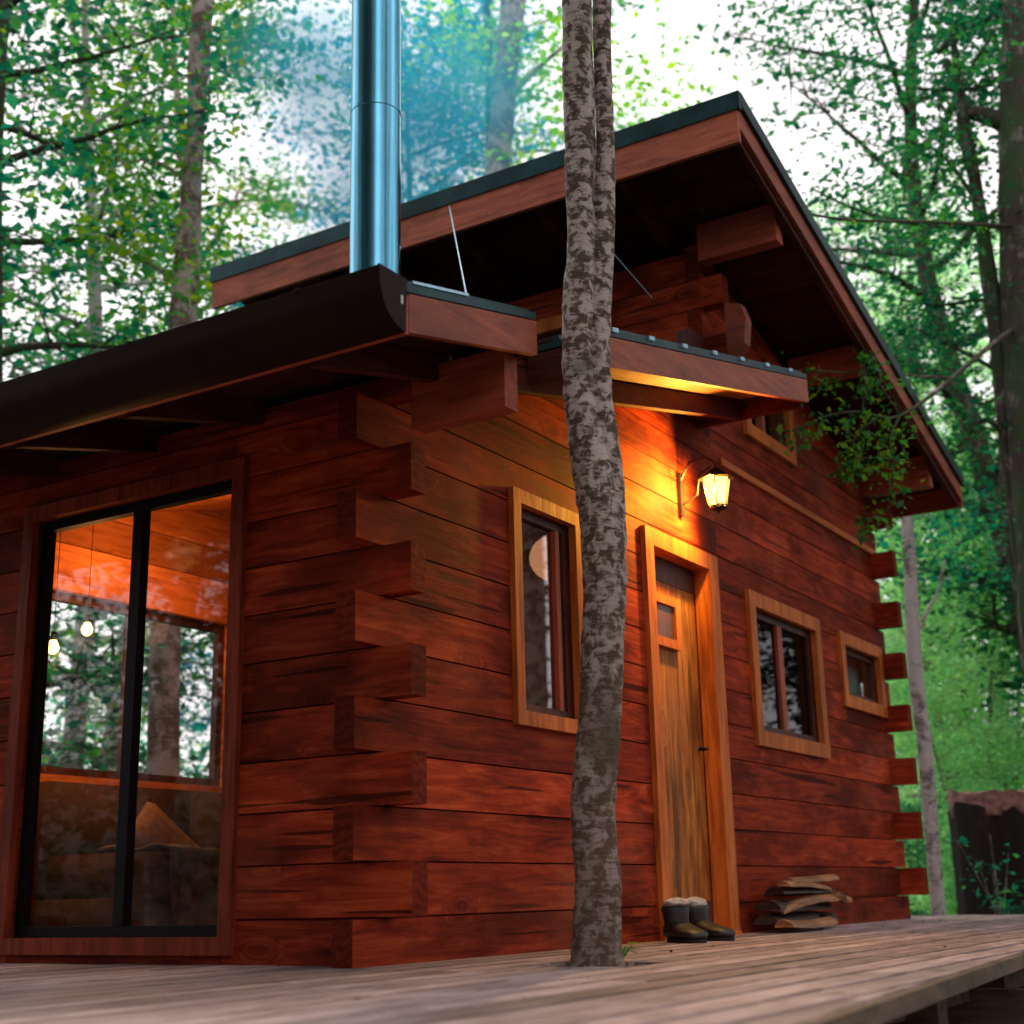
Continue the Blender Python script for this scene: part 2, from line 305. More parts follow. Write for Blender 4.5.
def clip(poly, a, b, c):                # keep a*x+b*z<=c
    res = []
    for i in range(len(poly)):
        p, q = poly[i], poly[(i+1) % len(poly)]
        dp, dq = a*p[0]+b*p[1]-c, a*q[0]+b*q[1]-c
        if dp <= 0: res.append(p)
        if dp*dq < 0:
            t = dp/(dp-dq); res.append((p[0]+(q[0]-p[0])*t, p[1]+(q[1]-p[1])*t))
    return res
def courses(bm, ax, f0, f1, a_of, b_of, holes, zmax, clips=(), zmin=DZ):
    """stacked square logs, one course every H, cut round the openings"""
    k = 0
    while True:
        z0 = max(k*H, zmin); z1 = (k+1)*H-.007
        if z0 >= zmax: break
        z1 = min(z1, zmax)
        rects = [(a_of(k+1), b_of(k+1), z0, z1)]
        for h in holes:
            nr = []
            for r in rects:
                if h[0] >= r[1] or h[1] <= r[0] or h[2] >= r[3] or h[3] <= r[2]: nr.append(r); continue
                if h[0] > r[0]: nr.append((r[0], h[0], r[2], r[3]))
                if h[1] < r[1]: nr.append((h[1], r[1], r[2], r[3]))
                if h[2] > r[2]+.01: nr.append((max(h[0], r[0]), min(h[1], r[1]), r[2], h[2]))
                if h[3] < r[3]-.01: nr.append((max(h[0], r[0]), min(h[1], r[1]), h[3], r[3]))
            rects = nr
        for r in rects:
            p = [(r[0], r[2]), (r[1], r[2]), (r[1], r[3]), (r[0], r[3])]
            for c in clips:
                p = clip(p, *c)
                if len(p) < 3: break
            if len(p) >= 3 and max(q[1] for q in p)-min(q[1] for q in p) > .03:
                prism(bm, p, ax, f0, f1)
                if r[2] < z0+.001 and k:      # tongue closing the joint to the log below
                    ta = max(r[0]+.003, T+.003); tb = min(r[1]-.003, W-T) if ax == 1 else r[1]-.003
                    p = [(ta, z0-.02), (tb, z0-.02), (tb, z0+.02), (ta, z0+.02)] if tb > ta+.02 else []
                    for h in holes: 
                        if h[0] < r[1] and h[1] > r[0] and h[2] < z0 < h[3]+.02: p = []
                    for c in clips:
                        if len(p) > 2: p = clip(p, *c)
                    if len(p) >= 3: prism(bm, p, ax, f0+.03, f1-.03)
        k += 1
W1 = (1.02, 1.53, 1.045, 2.0); DR = (2.38, 3.13, DZ, 2.075); W2 = (3.79, 4.86, 1.19, 1.965); W3 = (5.45, 6.24, 1.585, 1.955); W4 = (3.95, 4.67, 3.2, 3.56)
# front wall in two stretches (under the lean-to, and the gable of the main part)
odd = lambda k: k % 2 == 1
bm = BM(); courses(bm, 1, 0, T, lambda k: -PR if odd(k) else T+.001, lambda k: XC, [W1, DR], 3.4, [(-.234, 1, lean(0)-.125)])
courses(bm, 1, 0, T, lambda k: XC+.0015, lambda k: W+PR*.6 if odd(k) else W, [W2, W3, W4], 4.4, [(.286, 1, 4.69-.25+.286*2.58)])
front = obj('front_wall', bm, M['log_x'], cabin, bev=.010, seg=2)
# side walls; their even courses run out past the front face
e0 = lambda k: T+.001 if odd(k) else -PR
DL = (.765, 2.03, .13, 2.02)
bm = BM(); courses(bm, 0, 0, T, e0, lambda k: D, [DL], lean(0)-.13)
side = obj('side_wall', bm, M['log_y'], cabin, bev=.009, seg=2)
bm = BM(); box(bm, 0.001, T-.001, -.59, -PR-.002, 2.05, 2.288)
obj('bracket_beam', bm, M['redtrim_y'], cabin, bev=.006)
bm = BM(); courses(bm, 0, W-T, W, lambda k: T+.001 if odd(k) else -PR-.03, lambda k: D, [], main(W)-.25)
obj('side_wall', bm, M['log_y'], cabin, bev=.008)
# clerestory wall above the lean-to with log ends lapping the gable corner
CW = (.72, 2.2, 3.25, 3.9)
bm = BM(); courses(bm, 0, XC, XC+T, lambda k: T+.001 if odd(k) or k < 17 else -PR, lambda k: D, [CW], main(XC)-.26, zmin=DZ)
# the long log ends showing over the porch canopy
obj('clerestory_wall', bm, M['log_y'], cabin, bev=.009, seg=2)
bm = BM()
box(bm, XC-.2, XC-.001, .001, T, 3.41, 3.59); obj('log_end', bm, M['log_end'], cabin, bev=.015, seg=3)
bm = BM(); prism(bm, [(-.155, 3.41), (-.20, 3.42), (-.27, 3.5), (-.29, 3.66), (-.26, 3.76), (-.155, 3.79)], 0, XC+.001, XC+T-.001)
obj('log_end', bm, M['redtrim_y'], cabin, bev=.02, seg=3)
# back wall with the window seen through the glass door
BW = (.62, 2.12, .93, 1.93)
bm = BM(); courses(bm, 1, D-T, D, lambda k: T, lambda k: XC, [BW], 3.1, [(-.234, 1, lean(0)-.15)])
courses(bm, 1, D-T, D, lambda k: XC+T, lambda k: W-T, [], 4.3, [(.286, 1, 4.69-.27+.286*2.58)])
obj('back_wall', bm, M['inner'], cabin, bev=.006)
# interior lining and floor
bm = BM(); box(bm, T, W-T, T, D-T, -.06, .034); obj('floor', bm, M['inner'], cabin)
bm = BM()
for i in range(int((D-2*T)/.14)+1):
    y = T+i*.14; y1 = min(y+.138, D-T)
    prism(bm, [(T, lean(T)-.24), (XC, lean(XC)-.24), (XC, lean(XC)-.215), (T, lean(T)-.215)], 1, y, y1)
obj('ceiling', bm, M['inner'], cabin)
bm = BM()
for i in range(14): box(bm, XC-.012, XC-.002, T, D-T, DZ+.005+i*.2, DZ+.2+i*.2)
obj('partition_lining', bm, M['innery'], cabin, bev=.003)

def window(nm, ax, face, sgn, hole, trim, tw, tm, tmx, sash, sm, mull=(), gl='glass', depth=.045, top=True, back=None, proud=.028):
    """trimmed window in a wall: trim proud of the face, sash and pane set back in the opening"""
    a, b, z0, z1 = hole
    def bx(bm, u0, u1, v0, v1, d0, d1):
        lo, hi = sorted((face+sgn*d0, face+sgn*d1))
        if ax == 1: box(bm, u0, u1, lo, hi, v0, v1)
        else: box(bm, lo, hi, u0, u1, v0, v1)
    def ring_frame(bm, o0, o1, p0, p1, i0, i1, j0, j1, d0, d1):
        """one connected frame: outer rectangle o..p, inner rectangle i..j, from depth d0 to d1"""
        R_ = []
        for d in (d0, d1):
            for (u0, u1, v0, v1) in ((o0, o1, p0, p1), (i0, i1, j0, j1)):
                R_.append([bm.verts.new((u, face+sgn*d, v) if ax == 1 else (face+sgn*d, u, v)) for u, v in ((u0, v0), (u1, v0), (u1, v1), (u0, v1))])
        for A, B in ((R_[0], R_[1]), (R_[2], R_[3]), (R_[0], R_[2]), (R_[1], R_[3])):
            for k in range(4): bm.faces.new((A[k], A[(k+1) % 4], B[(k+1) % 4], B[k]))
    bm = BM(); ring_frame(bm, a-tw, b+tw, z0-tw, z1+(tw if top else 0), a+.003, b-.003, z0+.003, z1-.003, -proud, .012)
    f = obj(nm, bm, tm, cabin, bev=.005)
    s = sash; bm = BM(); ring_frame(bm, a+.0015, b-.0015, z0+.0015, z1-.0015, a+s, b-s, z0+s, z1-s, depth-.02, depth+.025)
    obj('frame', bm, sm, f, bev=.003)
    for (u, hw, mm_) in mull:
        bm = BM(); bx(bm, u-hw, u+hw, z0+s, z1-s, depth-.022, depth+.026); obj('mullion', bm, mm_, f, bev=.003)
    bm = BM(); bx(bm, a+s-.004, b-s+.004, z0+s-.004, z1-s+.004, depth, depth+.004); obj('pane', bm, M[gl], f)
    if back: bm = BM(); bx(bm, a-.1, b+.1, z0-.08, z1+.08, depth+.10, depth+.11); obj('blind', bm, back, f)
    return f
o = window('window', 1, 0, 1, W1, 1, .062, M['trim'], M['trim_x'], .045, M['sash'], mull=[(1.43, .018, M['redtrim'])], gl='glass1')
o['label'] = 'tall narrow window beside the tree trunk'
o = window('window', 1, 0, 1, W2, 1, .09, M['trim'], M['trim_x'], .05, M['sash'], mull=[(4.30, .04, M['redtrim'])], gl='glassd')
o['label'] = 'two-light window right of the door'
o = window('window', 1, 0, 1, W3, 1, .085, M['trim'], M['trim_x'], .045, M['sash'], gl='glass', back=M['frost'])
o['label'] = 'small pale window nearest the far corner'
o = window('window', 1, 0, 1, W4, 1, .085, M['trim'], M['trim_x'], .05, M['sash'], mull=[(4.3, .025, M['redtrim'])])
o['label'] = 'upper window partly behind the porch canopy'
o = window('window', 0, XC, 1, CW, 1, .09, M['trim'], M['redtrim_y'], .05, M['sash'])
o['label'] = 'clerestory window under the raised eave'
o = window('window', 1, D-T, 1, BW, 1, .07, M['inner'], M['inner'], .05, M['sash'], mull=[(1.37, .03, M['sash'])], depth=.05)
o['label'] = 'back window seen through the glass door'
# sliding glass door in the side wall
gd = window('sliding_door', 0, 0, 1, DL, 1, .065, M['doortrim'], M['redtrim_y'], .048, M['black'], mull=[(1.385, .030, M['black'])], depth=.05)
gd['label'] = 'black framed sliding glass door with a red timber surround'
# front door
dr = BM(); n = 5; dx = (DR[1]-DR[0]-.03)/n
for i in range(n): box(dr, DR[0]+.005+i*dx, DR[0]+.005+(i+1)*dx-.003, .075, .11, DZ+.18, 1.93)
door = obj('front_door', dr, M['door'], cabin, bev=.004)
door['label'] = 'plank door with a small square window'
bm = BM(); box(bm, DR[0]+.005, DR[1]-.005, .071, .112, DZ+.02, DZ+.178); obj('bottom_rail', bm, M['sash'], door, bev=.004)
bm = BM(); box(bm, DR[0]+.006, DR[1]-.022, .0715, .112, 1.932, 2.068); obj('head_panel', bm, M['sash'], door, bev=.004)
bm = BM(); a, b, c, d = 2.44, 2.83, 1.56, 1.85
for q in ((a, a+.05, c, d), (b-.05, b, c, d), (a+.051, b-.051, c, c+.05), (a+.051, b-.051, d-.05, d)): box(bm, q[0], q[1], .045, .074, q[2], q[3])
dw = obj('door_window', bm, M['trim'], door, bev=.004)
bm = BM(); box(bm, a+.05, b-.05, .062, .07, c+.05, d-.05); obj('pane', bm, plain('leather_brown_pane', (.10, .045, .03), .25, noise=.4), dw)
bm = BM(); tube(bm, [(3.04, .07, 1.03), (3.04, .02, 1.03), (2.95, .015, 1.03)], .009, 8); obj('handle', bm, M['iron'], door, smooth=True)
bm = BM()
box(bm, 2.29, 2.384, -.03, .07, DZ, 2.165); box(bm, 3.11, 3.235, -.03, .07, DZ, 2.165); box(bm, 2.384, 3.11, -.0301, .07, 2.071, 2.1651)
df = obj('door_frame', bm, M['trim'], cabin, bev=.006)
bm = BM(); box(bm, 2.36, 3.16, -.07, .07, DZ, DZ+.022); obj('threshold', bm, M['trim_x'], df, bev=.004)
# ledge board between lower wall and gable
bm = BM(); box(bm, 3.42, W+.005, -.022, -.001, 2.79, 2.835); obj('ledge_board', bm, M['trim_x'], cabin, bev=.004)

# ---------------- lean-to roof
YL = -.68; NX0, NX1, NY = .10, .66, -.30
roof = BM()
def slab(bm, f, x0, x1, y0, y1, t0, t1, step=None):
    if step:
        x = x0
    prism(bm, [(x0, f(x0)-t0), (x1, f(x1)-t0), (x1, f(x1)-t1), (x0, f(x0)-t1)], 1, y0, y1)
def ribs(bm, f, x0, x1, y0, y1, pitch=.19):
    y = y0+.03
    while y < y1-.04:
        prism(bm, [(x0, f(x0)-.001), (x1, f(x1)-.001), (x1, f(x1)+.022), (x0, f(x0)+.022)], 1, y, y+.035); y += pitch
XE = 3.2
for (a, b, c, d) in ((-.79, NX0-.004, YL, NY), (NX1+.004, XE, YL, NY), (-.79, XC-.002, NY+.001, D+.4)):
    slab(roof, lean, a, b, c, d, 0, .03); ribs(roof, lean, a, b, c, d)
lr = obj('lean_to_roof', roof, M['roof'], cabin)
bm = BM()                                # soffit boards
for (a, b, c, d) in ((-.74, NX0-.006, YL+.03, NY), (-.74, XC-.004, NY+.012, D+.38)):
    y = c
    while y < d-.02:
        y1 = min(y+.13, d); slab(bm, lean, a, b, y, y1-.003, .055, .085); y = y1
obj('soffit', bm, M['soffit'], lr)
bm = BM(); y = YL+.03
while y < NY-.02:
    y1 = min(y+.12, NY); slab(bm, lean, NX1+.006, XE-.01, y, y1-.003, .055, .085); y = y1
obj('soffit', bm, M['canopy'], lr)
for y in (NY+.015, .62, 1.25, 1.9, 2.5):
    bm = BM(); slab(bm, lean, -.72, XE-.02 if y < 0 else .0, y, y+.05, .088, .20); obj('rafter', bm, M['rafter'], lr, bev=.004)
# blocking boards between verge and wall at the canopy end
bm = BM(); prism(bm, [(XE-.06, lean(XE)-.088), (XE-.02, lean(XE)-.088), (XE-.02, lean(XE)-.21), (XE-.06, lean(XE)-.21)], 1, YL+.03, -.002)
obj('rafter', bm, M['rafter'], lr, bev=.004)
bm = BM(); slab(bm, lean, -.735, NX0, YL, YL+.028, .036, .175); obj('fascia', bm, M['fascia_x'], lr, bev=.005)
bm = BM(); slab(bm, lean, NX1, XE, YL, YL+.028, .036, .175); o = obj('fascia', bm, M['fascia_x'], lr, bev=.005); o['label'] = 'darker fascia of the porch canopy'
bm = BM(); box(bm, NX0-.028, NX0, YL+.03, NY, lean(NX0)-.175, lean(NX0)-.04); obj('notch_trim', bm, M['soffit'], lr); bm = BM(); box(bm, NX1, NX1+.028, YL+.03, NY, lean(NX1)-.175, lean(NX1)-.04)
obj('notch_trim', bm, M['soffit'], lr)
bm = BM(); box(bm, -.765, -.737, YL+.001, D+.38, lean(-.79)-.172, lean(-.79)-.032); obj('fascia', bm, M['redtrim_y'], lr, bev=.004)
# flashing strip and upstand round the tree notch
bm = BM(); slab(bm, lean, -.72, -.38, YL-.006, YL+.05, -.012, -.002); obj('flashing', bm, M['flash'], lr)
bm = BM(); slab(bm, lean, .02, .16, NY-.03, NY+.03, -.02, -.002); obj('flashing', bm, M['flash'], lr)
x = NX1+.06
while x < XE-.2:
    bm = BM(); slab(bm, lean, x, x+.055, YL-.012, YL+.03, -.008, .012); obj('screw_cap', bm, M['flash'], lr, bev=.004); x += .36
bm = BM(); box(bm, .12, .5, -.27, -.245, lean(.2)+.02, lean(.2)+.19); obj('upstand_board', bm, M['trim_x'], lr, bev=.006)
# gutter
arc = [(-.768-.142*math.cos(t), 2.22-.16*math.sin(t)**.9) for t in [math.pi/2*k/12 for k in range(13)]]
prof = [(-.914, 2.247), (-.902, 2.247), (-.902, 2.235)] + [(x+.007, z+.007) for x, z in arc[1:]] + [(-.766, 2.06)] + arc[::-1][1:] + [(-.914, 2.235)]
bm = BM(); prism(bm, prof, 1, YL-.005, D+.4)
gt = obj('gutter', bm, M['gutter'], lr, smooth=True); gt.data.set_sharp_from_angle(angle=R(35))
for y in (-.35, .45, 1.25, 2.05, 2.85):
    bm = BM(); box(bm, -.918, -.77, y, y+.02, 2.236, 2.252); obj('gutter_bracket', bm, M['black'], gt)
bm = BM(); prism(bm, [(-.916, 2.249)] + [(x-.003, z-.002) for x, z in arc] + [(-.764, 2.249)], 1, YL-.014, YL-.006); ec = obj('end_cap', bm, M['gutter'], gt)
bm = BM(); box(bm, -.80, -.79, YL-.0165, YL-.0145, 2.15, 2.18); obj('sticker', bm, M['sticker'], ec)

# ---------------- main roof
YM, XH, XR, YB = -.62, 2.58, 6.93, 3.50
bm = BM(); slab(bm, main, XH-.03, XR+.03, YM-.02, YB, 0, .035); ribs(bm, main, XH-.03, XR+.03, YM-.02, YB, .22)
mr = obj('main_roof', bm, M['roof'], cabin)
bm = BM(); box(bm, XH-.04, XH-.006, YM-.022, YB, main(XH)-.085, main(XH)+.03); obj('ridge_flashing', bm, M['roof'], mr, bev=.004)
bm = BM(); slab(bm, main, XH-.005, XR+.02, YM-.024, YM-.004, -.03, .06); obj('verge_flashing', bm, M['roof'], mr, bev=.003)
bm = BM(); box(bm, XH-.03, XH, YM, YB-.02, main(XH)-.29, main(XH)-.086); obj('fascia', bm, M['fascia_y'], mr, bev=.006)
bm = BM(); slab(bm, main, XH+.001, XR, YM, YM+.028, .061, .19); obj('verge_board', bm, M['fascia_x'], mr, bev=.005)
bm = BM(); slab(bm, main, XH+.03, XR-.02, YM+.03, YM+.07, .13, .24); obj('verge_board', bm, M['rafter'], mr, bev=.005)
bm = BM(); box(bm, XR-.03, XR, YM+.002, YB-.02, main(XR)-.24, main(XR)-.04); obj('fascia', bm, M['redtrim_y'], mr, bev=.005)
bm = BM(); x = XH+.002
while x < XR-.05:
    x1 = min(x+.13, XR-.032)
    slab(bm, main, x, x1-.003, YM+.072, YB-.05, .06, .085); x = x1
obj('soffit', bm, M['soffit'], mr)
for i in range(6):
    y = .18+i*.6
    bm = BM(); slab(bm, main, XH+.03, XC-.01, y, y+.055, .087, .22); obj('rafter', bm, M['rafter'], mr, bev=.004)
for x in (3.30, 6.30):
    bm = BM(); zt = main(x+.1)-.09; box(bm, x, x+.10, YM+.09, -.002, zt-.25, zt); obj('purlin', bm, M['redtrim_y'], mr, bev=.006)
bm = BM(); box(bm, 4.8, 4.9, YM+.09, -.002, main(4.9)-.3, main(4.9)-.09); obj('purlin', bm, M['redtrim_y'], mr, bev=.006)

# ---------------- chimney (flue) with joints, cap and guy wire
CX, CY, CRD = .50, .415, .119
zt = 5.05
bm = BM(); prof = [(CRD, 2.4)]
for z in (3.92, 4.78): prof += [(CRD, z-.012), (CRD+.004, z-.008), (CRD+.004, z+.004), (CRD-.001, z+.008)]
prof += [(CRD, 4.795)]
prof = [(CRD, 2.4), (CRD, 3.88), (CRD+.003, 3.883), (CRD+.003, 3.893), (CRD, 3.896), (CRD, 3.9), (CRD, 3.91), (CRD, 5.33), (CRD+.003, 5.333), (CRD+.003, 5.348), (CRD-.004, 5.35)]
lathe(bm, prof, (CX, CY, 0), 64)
ch = obj('chimney', bm, M['steel'], cabin, smooth=True); ch['label'] = 'shiny blue-tinted steel flue with a narrower top section'
ch.data.set_sharp_from_angle(angle=R(25))
bm = BM(); lathe(bm, [(.094, 5.35), (.094, 5.68), (.096, 5.682), (.096, 5.71)], (CX, CY, 0), 48); cc = obj('cap', bm, M['steel2'], ch)
for f in cc.data.polygons: f.use_smooth = abs(f.normal.z) < .6
bm = BM(); lathe(bm, [(.15, 5.78), (.16, 5.79), (.05, 5.86), (.01, 5.88)], (CX, CY, 0), 48)
for a in range(4): tube(bm, [(CX+.085*math.cos(a*1.57+.4), CY+.085*math.sin(a*1.57+.4), 5.66), (CX+.11*math.cos(a*1.57+.4), CY+.11*math.sin(a*1.57+.4), 5.80)], .006, 6)
obj('rain_hood', bm, M['steel2'], ch)
bm = BM(); tube(bm, [at(449, 205, 0, XH-.03), at(468, 303, 1, -.60)], .004, 6); obj('guy_wire', bm, M['flash'], ch)
bm = BM(); tube(bm, [at(612, 252, 1, -.1), at(652, 298, 1, -.02)], .004, 6); obj('guy_wire', bm, M['flash'], ch)

# ================================================================== LANTERN (hung on the wall)
LX, LY, LZ = 2.80, -.24, 2.335
lan = empty('wall_lantern', (LX, LY, LZ)); tag(lan, 'lit black metal lantern glowing on the wall above the plank door', 'lantern')
def ring(r, n=6, a0=0.3): return [(r*math.cos(a0+2*math.pi*i/n), r*math.sin(a0+2*math.pi*i/n)) for i in range(n)]
bm = BM(); top, bot = ring(.085), ring(.056)
for i in range(6):
    tube(bm, [(*top[i], .17), (*bot[i], .01)], .0045, 5); tube(bm, [(*top[i], .17), (*top[(i+1) % 6], .17)], .005, 5); tube(bm, [(*bot[i], .012), (*bot[(i+1) % 6], .012)], .005, 5)
lathe(bm, [(.04, -.008), (.05, 0), (.05, .008)], (0, 0, 0), 6); lathe(bm, [(.006, -.03), (.01, -.015), (.006, -.009)], (0, 0, 0), 8)
obj('cage', bm, M['iron'], lan)
bm = BM(); lathe(bm, [(.102, .17), (.104, .178), (.035, .225), (.012, .24), (.014, .26)], (0, 0, 0), 6)
obj('roof_cap', bm, M['iron'], lan)
bm = BM(); lathe(bm, [(.02, .045), (.034, .07), (.036, .1), (.02, .135), (.014, .15)], (0, 0, 0), 16); obj('bulb', bm, M['bulb'], lan, smooth=True)
bm = BM()
for i in range(6):
    if i in (0, 1): continue
    j = (i+1) % 6; bm.faces.new([bm.verts.new(v) for v in ((top[i][0]*.97, top[i][1]*.97, .166), (top[j][0]*.97, top[j][1]*.97, .166), (bot[j][0]*.97, bot[j][1]*.97, .014), (bot[i][0]*.97, bot[i][1]*.97, .014))])
m0 = bm; bm = BM(); q = [(top[0][0], top[0][1], .17), (top[1][0], top[1][1], .17), (bot[1][0], bot[1][1], .01), (bot[0][0], bot[0][1], .01)]
va = [bm.verts.new(v) for v in q]; vb = [bm.verts.new((v[0]*.97, v[1]*.97, v[2])) for v in q]
bm.faces.new(va); bm.faces.new(vb[::-1])
for i in range(4): bm.faces.new((va[i], vb[i], vb[(i+1) % 4], va[(i+1) % 4]))
obj('shading_plate', bm, M['iron'], lan); bm = m0  # opaque panel added to keep lantern light off the wall to the right
m, nt, out = newmat('amber_lantern_glass')
tr = N(nt, 'ShaderNodeBsdfTransparent'); tr.inputs[0].default_value = (1, .72, .3, 1); em = N(nt, 'ShaderNodeEmission', Strength=5); em.inputs[0].default_value = (1, .55, .14, 1)
mx = N(nt, 'ShaderNodeMixShader'); mx.inputs[0].default_value = .45; L(nt, tr.outputs[0], mx.inputs[1]); L(nt, em.outputs[0], mx.inputs[2]); L(nt, mx.outputs[0], out.inputs[0])
obj('glass', bm, m, lan)
bm = BM(); box(bm, -.02, .02, .213, .234, -.01, .24)
tube(bm, [(0, .22, .2), (0, .16, .3), (0, .06, .31), (0, 0, .255)], .007, 8)
tube(bm, [(0, .22, .05), (0, .12, .1), (0, .1, .22), (0, .03, .25)], .005, 6)
prism(bm, [(.045, -.02), (.12, .0), (.225, .02), (.225, .2), (.1, .19), (.045, .19)], 0, .03, .036) if False else None
obj('bracket', bm, M['iron'], lan)
pl = bpy.data.lights.new('lantern_light', 'POINT'); pl.energy = 140; pl.color = (1, .58, .10); pl.shadow_soft_size = .035
po = bpy.data.objects.new('lantern_light', pl); col.objects.link(po); po.location = (LX-.052, LY+.012, LZ+.10)

# ================================================================== INTERIOR THINGS
def point(name, loc, e, c=(1, .5, .16), s=.05):
    l = bpy.data.lights.new(name, 'POINT'); l.energy = e; l.color = c; l.shadow_soft_size = s
    o = bpy.data.objects.new(name, l); col.objects.link(o); o.location = loc
for i, (px, py, Y, lab) in enumerate(((53, 648, 2.3, 'bare glowing bulb hanging lower, at the left edge of the glass door'), (87, 630, 2.45, 'bare glowing bulb hanging higher in front of the back window'))):
    p = at(px, py, 1, Y); q = empty('pendant_bulb', p); tag(q, lab, 'pendant lamp', 'hanging bulbs inside the lean-to')
    bm = BM(); lathe(bm, [(.008, -.03), (.026, -.015), (.03, .005), (.014, .04)], (0, 0, 0), 14); obj('bulb', bm, M['bulb'], q, smooth=True)
    bm = BM(); tube(bm, [(0, 0, .04), (0, 0, lean(p.x)-.24-p.z)], .002, 6); tube(bm, [(0, 0, .035), (0, 0, .08)], .015, 10); obj('cord', bm, M['iron'], q)
    point('bulb_light', p+Vector((0, 0, -.06)), 4, c=(1, .42, .12))
p = at(556, 558, 1, 1.05); q = empty('paper_lamp', p); tag(q, 'round paper lamp shade glowing behind the tall narrow window', 'pendant lamp')
bm = BM(); lathe(bm, [(.05, -.15)]+[(.17*math.cos(a), .15*math.sin(a)) for a in [R(x) for x in range(-70, 71, 14)]]+[(.05, .15)], (0, 0, 0), 24); obj('lamp_shade', bm, M['paper'], q, smooth=True)
bm = BM(); tube(bm, [(0, 0, .15), (0, 0, max(.2, lean(p.x)-.24-p.z))], .003, 6); obj('cord', bm, M['iron'], q)
point('room_fill_light', (1.1, 2.2, 2.1), 13, c=(1, .42, .12), s=.1)  # added fill without a fixture, brightening the ceiling and room
# sofa against the back wall
sofa = empty('sofa', (1.6, 2.3, .034)); tag(sofa, 'low brown sofa under the back window, behind the glass door', 'sofa')
def soft(name, x0, x1, y0, y1, z0, z1, m, par, b=.05):
    bm = BM(); box(bm, x0, x1, y0, y1, z0, z1); return obj(name, bm, m, par, smooth=True, bev=b, seg=4)
soft('base', -1.0, 1.0, -.42, .42, .05, .26, M['sofa'], sofa)
soft('seat', -.98, -.003, -.46, .25, .262, .47, M['sofa'], sofa); soft('seat', .003, .98, -.46, .25, .262, .47, M['sofa'], sofa)
soft('backrest', -1.0, -.003, .252, .46, .3, .84, M['sofa'], sofa); soft('backrest', .003, 1.0, .252, .46, .3, .84, M['sofa'], sofa)
cu = BM(); n = 12
gr = {}
for s_ in (-1, 1):
    for i in range(n+1):
        for j in range(n+1):
            u, v = i/n*2-1, j/n*2-1; th = .075*max(0, (1-u**4)*(1-v**4))**.6; pin = 1-.07*(1-abs(u*v))
            if s_ == 1 and (abs(u) == 1 or abs(v) == 1): gr[(s_, i, j)] = gr[(-1, i, j)]; continue
            gr[(s_, i, j)] = cu.verts.new((u*.21*pin, s_*th, v*.21*pin))
    for i in range(n):
        for j in range(n):
            cu.faces.new([gr[(s_, i, j)], gr[(s_, i+1, j)], gr[(s_, i+1, j+1)], gr[(s_, i, j+1)]])
c = obj('cushion', cu, M['cush'], None, smooth=True); tag(c, 'tan square cushion standing on one corner on the sofa', 'cushion')
c.location = at(165, 845, 1, 2.2); c.rotation_euler = (R(-14), R(42), R(-30)); c.scale = (1.05, .9, .6)
bl = BM(); rng = random.Random(5); n = 22; g = [[None]*(n+1) for _ in range(n+1)]
for i in range(n+1):
    for j in range(n+1):
        u, v = i/n, j/n; x = .70+u*.62+.02*math.sin(v*9); s_ = v*1.0
        if s_ < .5: y, z = 2.30-s_, .522
        else: y, z = 1.792-.02*math.sin(u*16), .522-(s_-.5)
        z += .016*math.sin(u*22+v*5)+.012*math.sin(v*17+u*7) if s_ < .5 else 0
        y -= (.02*math.sin(u*24+v*3)+.02) if s_ >= .5 else 0
        g[i][j] = bl.verts.new((x, y, z))
for i in range(n):
    for j in range(n): bl.faces.new((g[i][j], g[i+1][j], g[i+1][j+1], g[i][j+1]))
o = obj('blanket', bl, M['blanket'], None, smooth=True); md = o.modifiers.new('s', 'SOLIDIFY'); md.thickness = .012
tag(o, 'dark knitted throw hanging over the left end of the sofa', 'blanket')

# ================================================================== DECK, GROUND
rng = random.Random(3)
dk = empty('wooden_deck', (0, 0, 0)); tag(dk, 'weathered grey-pink timber deck running along the cabin front, with a hole for the tree', 'deck')
def edge(x): return -2.05 + .082*(x+0)-.02
bm = BM(); y = 3.6; bw = .142
TB = at(598, 964, 2, DZ)                 # foot of the tree
while y > edge(7.7)-1.0:
    y0, y1 = y-bw, y-.026
    x0, x1 = -4.2, 7.55
    # staggered butt joints
    cuts = sorted([x0, x1]+[rng.uniform(x0+.8, x1-.8) for _ in range(2)])
    for a, b in zip(cuts, cuts[1:]):
        segs = [(a, b)]
        if y1 > TB.y-.16 and y0 < TB.y+.16:
            segs = []
            if a < TB.x-.17: segs.append((a, min(b, TB.x-.17)))
            if b > TB.x+.17: segs.append((max(a, TB.x+.17), b))
        for (s0, s1) in segs:
            if y1 > .0 and s0 < W and s1 > T and True:
                if y0 < D:                # boards beside the cabin only
                    if s0 < -.002: segs2 = [(s0, -.004)]
                    else: segs2 = []
                    if s1 > W+.01: segs2.append((W+.01, s1))
                    if y0 < -.001: segs2 = [(s0, s1)]
                else: segs2 = [(s0, s1)]
            else: segs2 = [(s0, s1)]
            for (u0, u1) in segs2:
                dz = rng.uniform(-.0015, .0015)
                p = [(u0+.003, y0), (u1-.001, y0), (u1-.001, y1), (u0+.003, y1)]
                p = clip(p, .082, -1, 2.07)     # y >= edge(x)
                if len(p) >= 3: prism(bm, p, 2, DZ-.034+dz, DZ-.001+dz)
    y -= bw
obj('deck_boards', bm, M['deck'], dk, bev=.003)
bm = BM(); prism(bm, [(-4.2, edge(-4.2)-.03), (7.55, edge(7.55)-.03), (7.55, edge(7.55)-.001), (-4.2, edge(-4.2)-.001)], 2, DZ-.048, DZ-.004)
obj('edge_board', bm, wood('edge_board_timber', (.06, .04, .025), (.18, .12, .08), (.28, .2, .14), ax=0, rough=.7), dk, bev=.004)
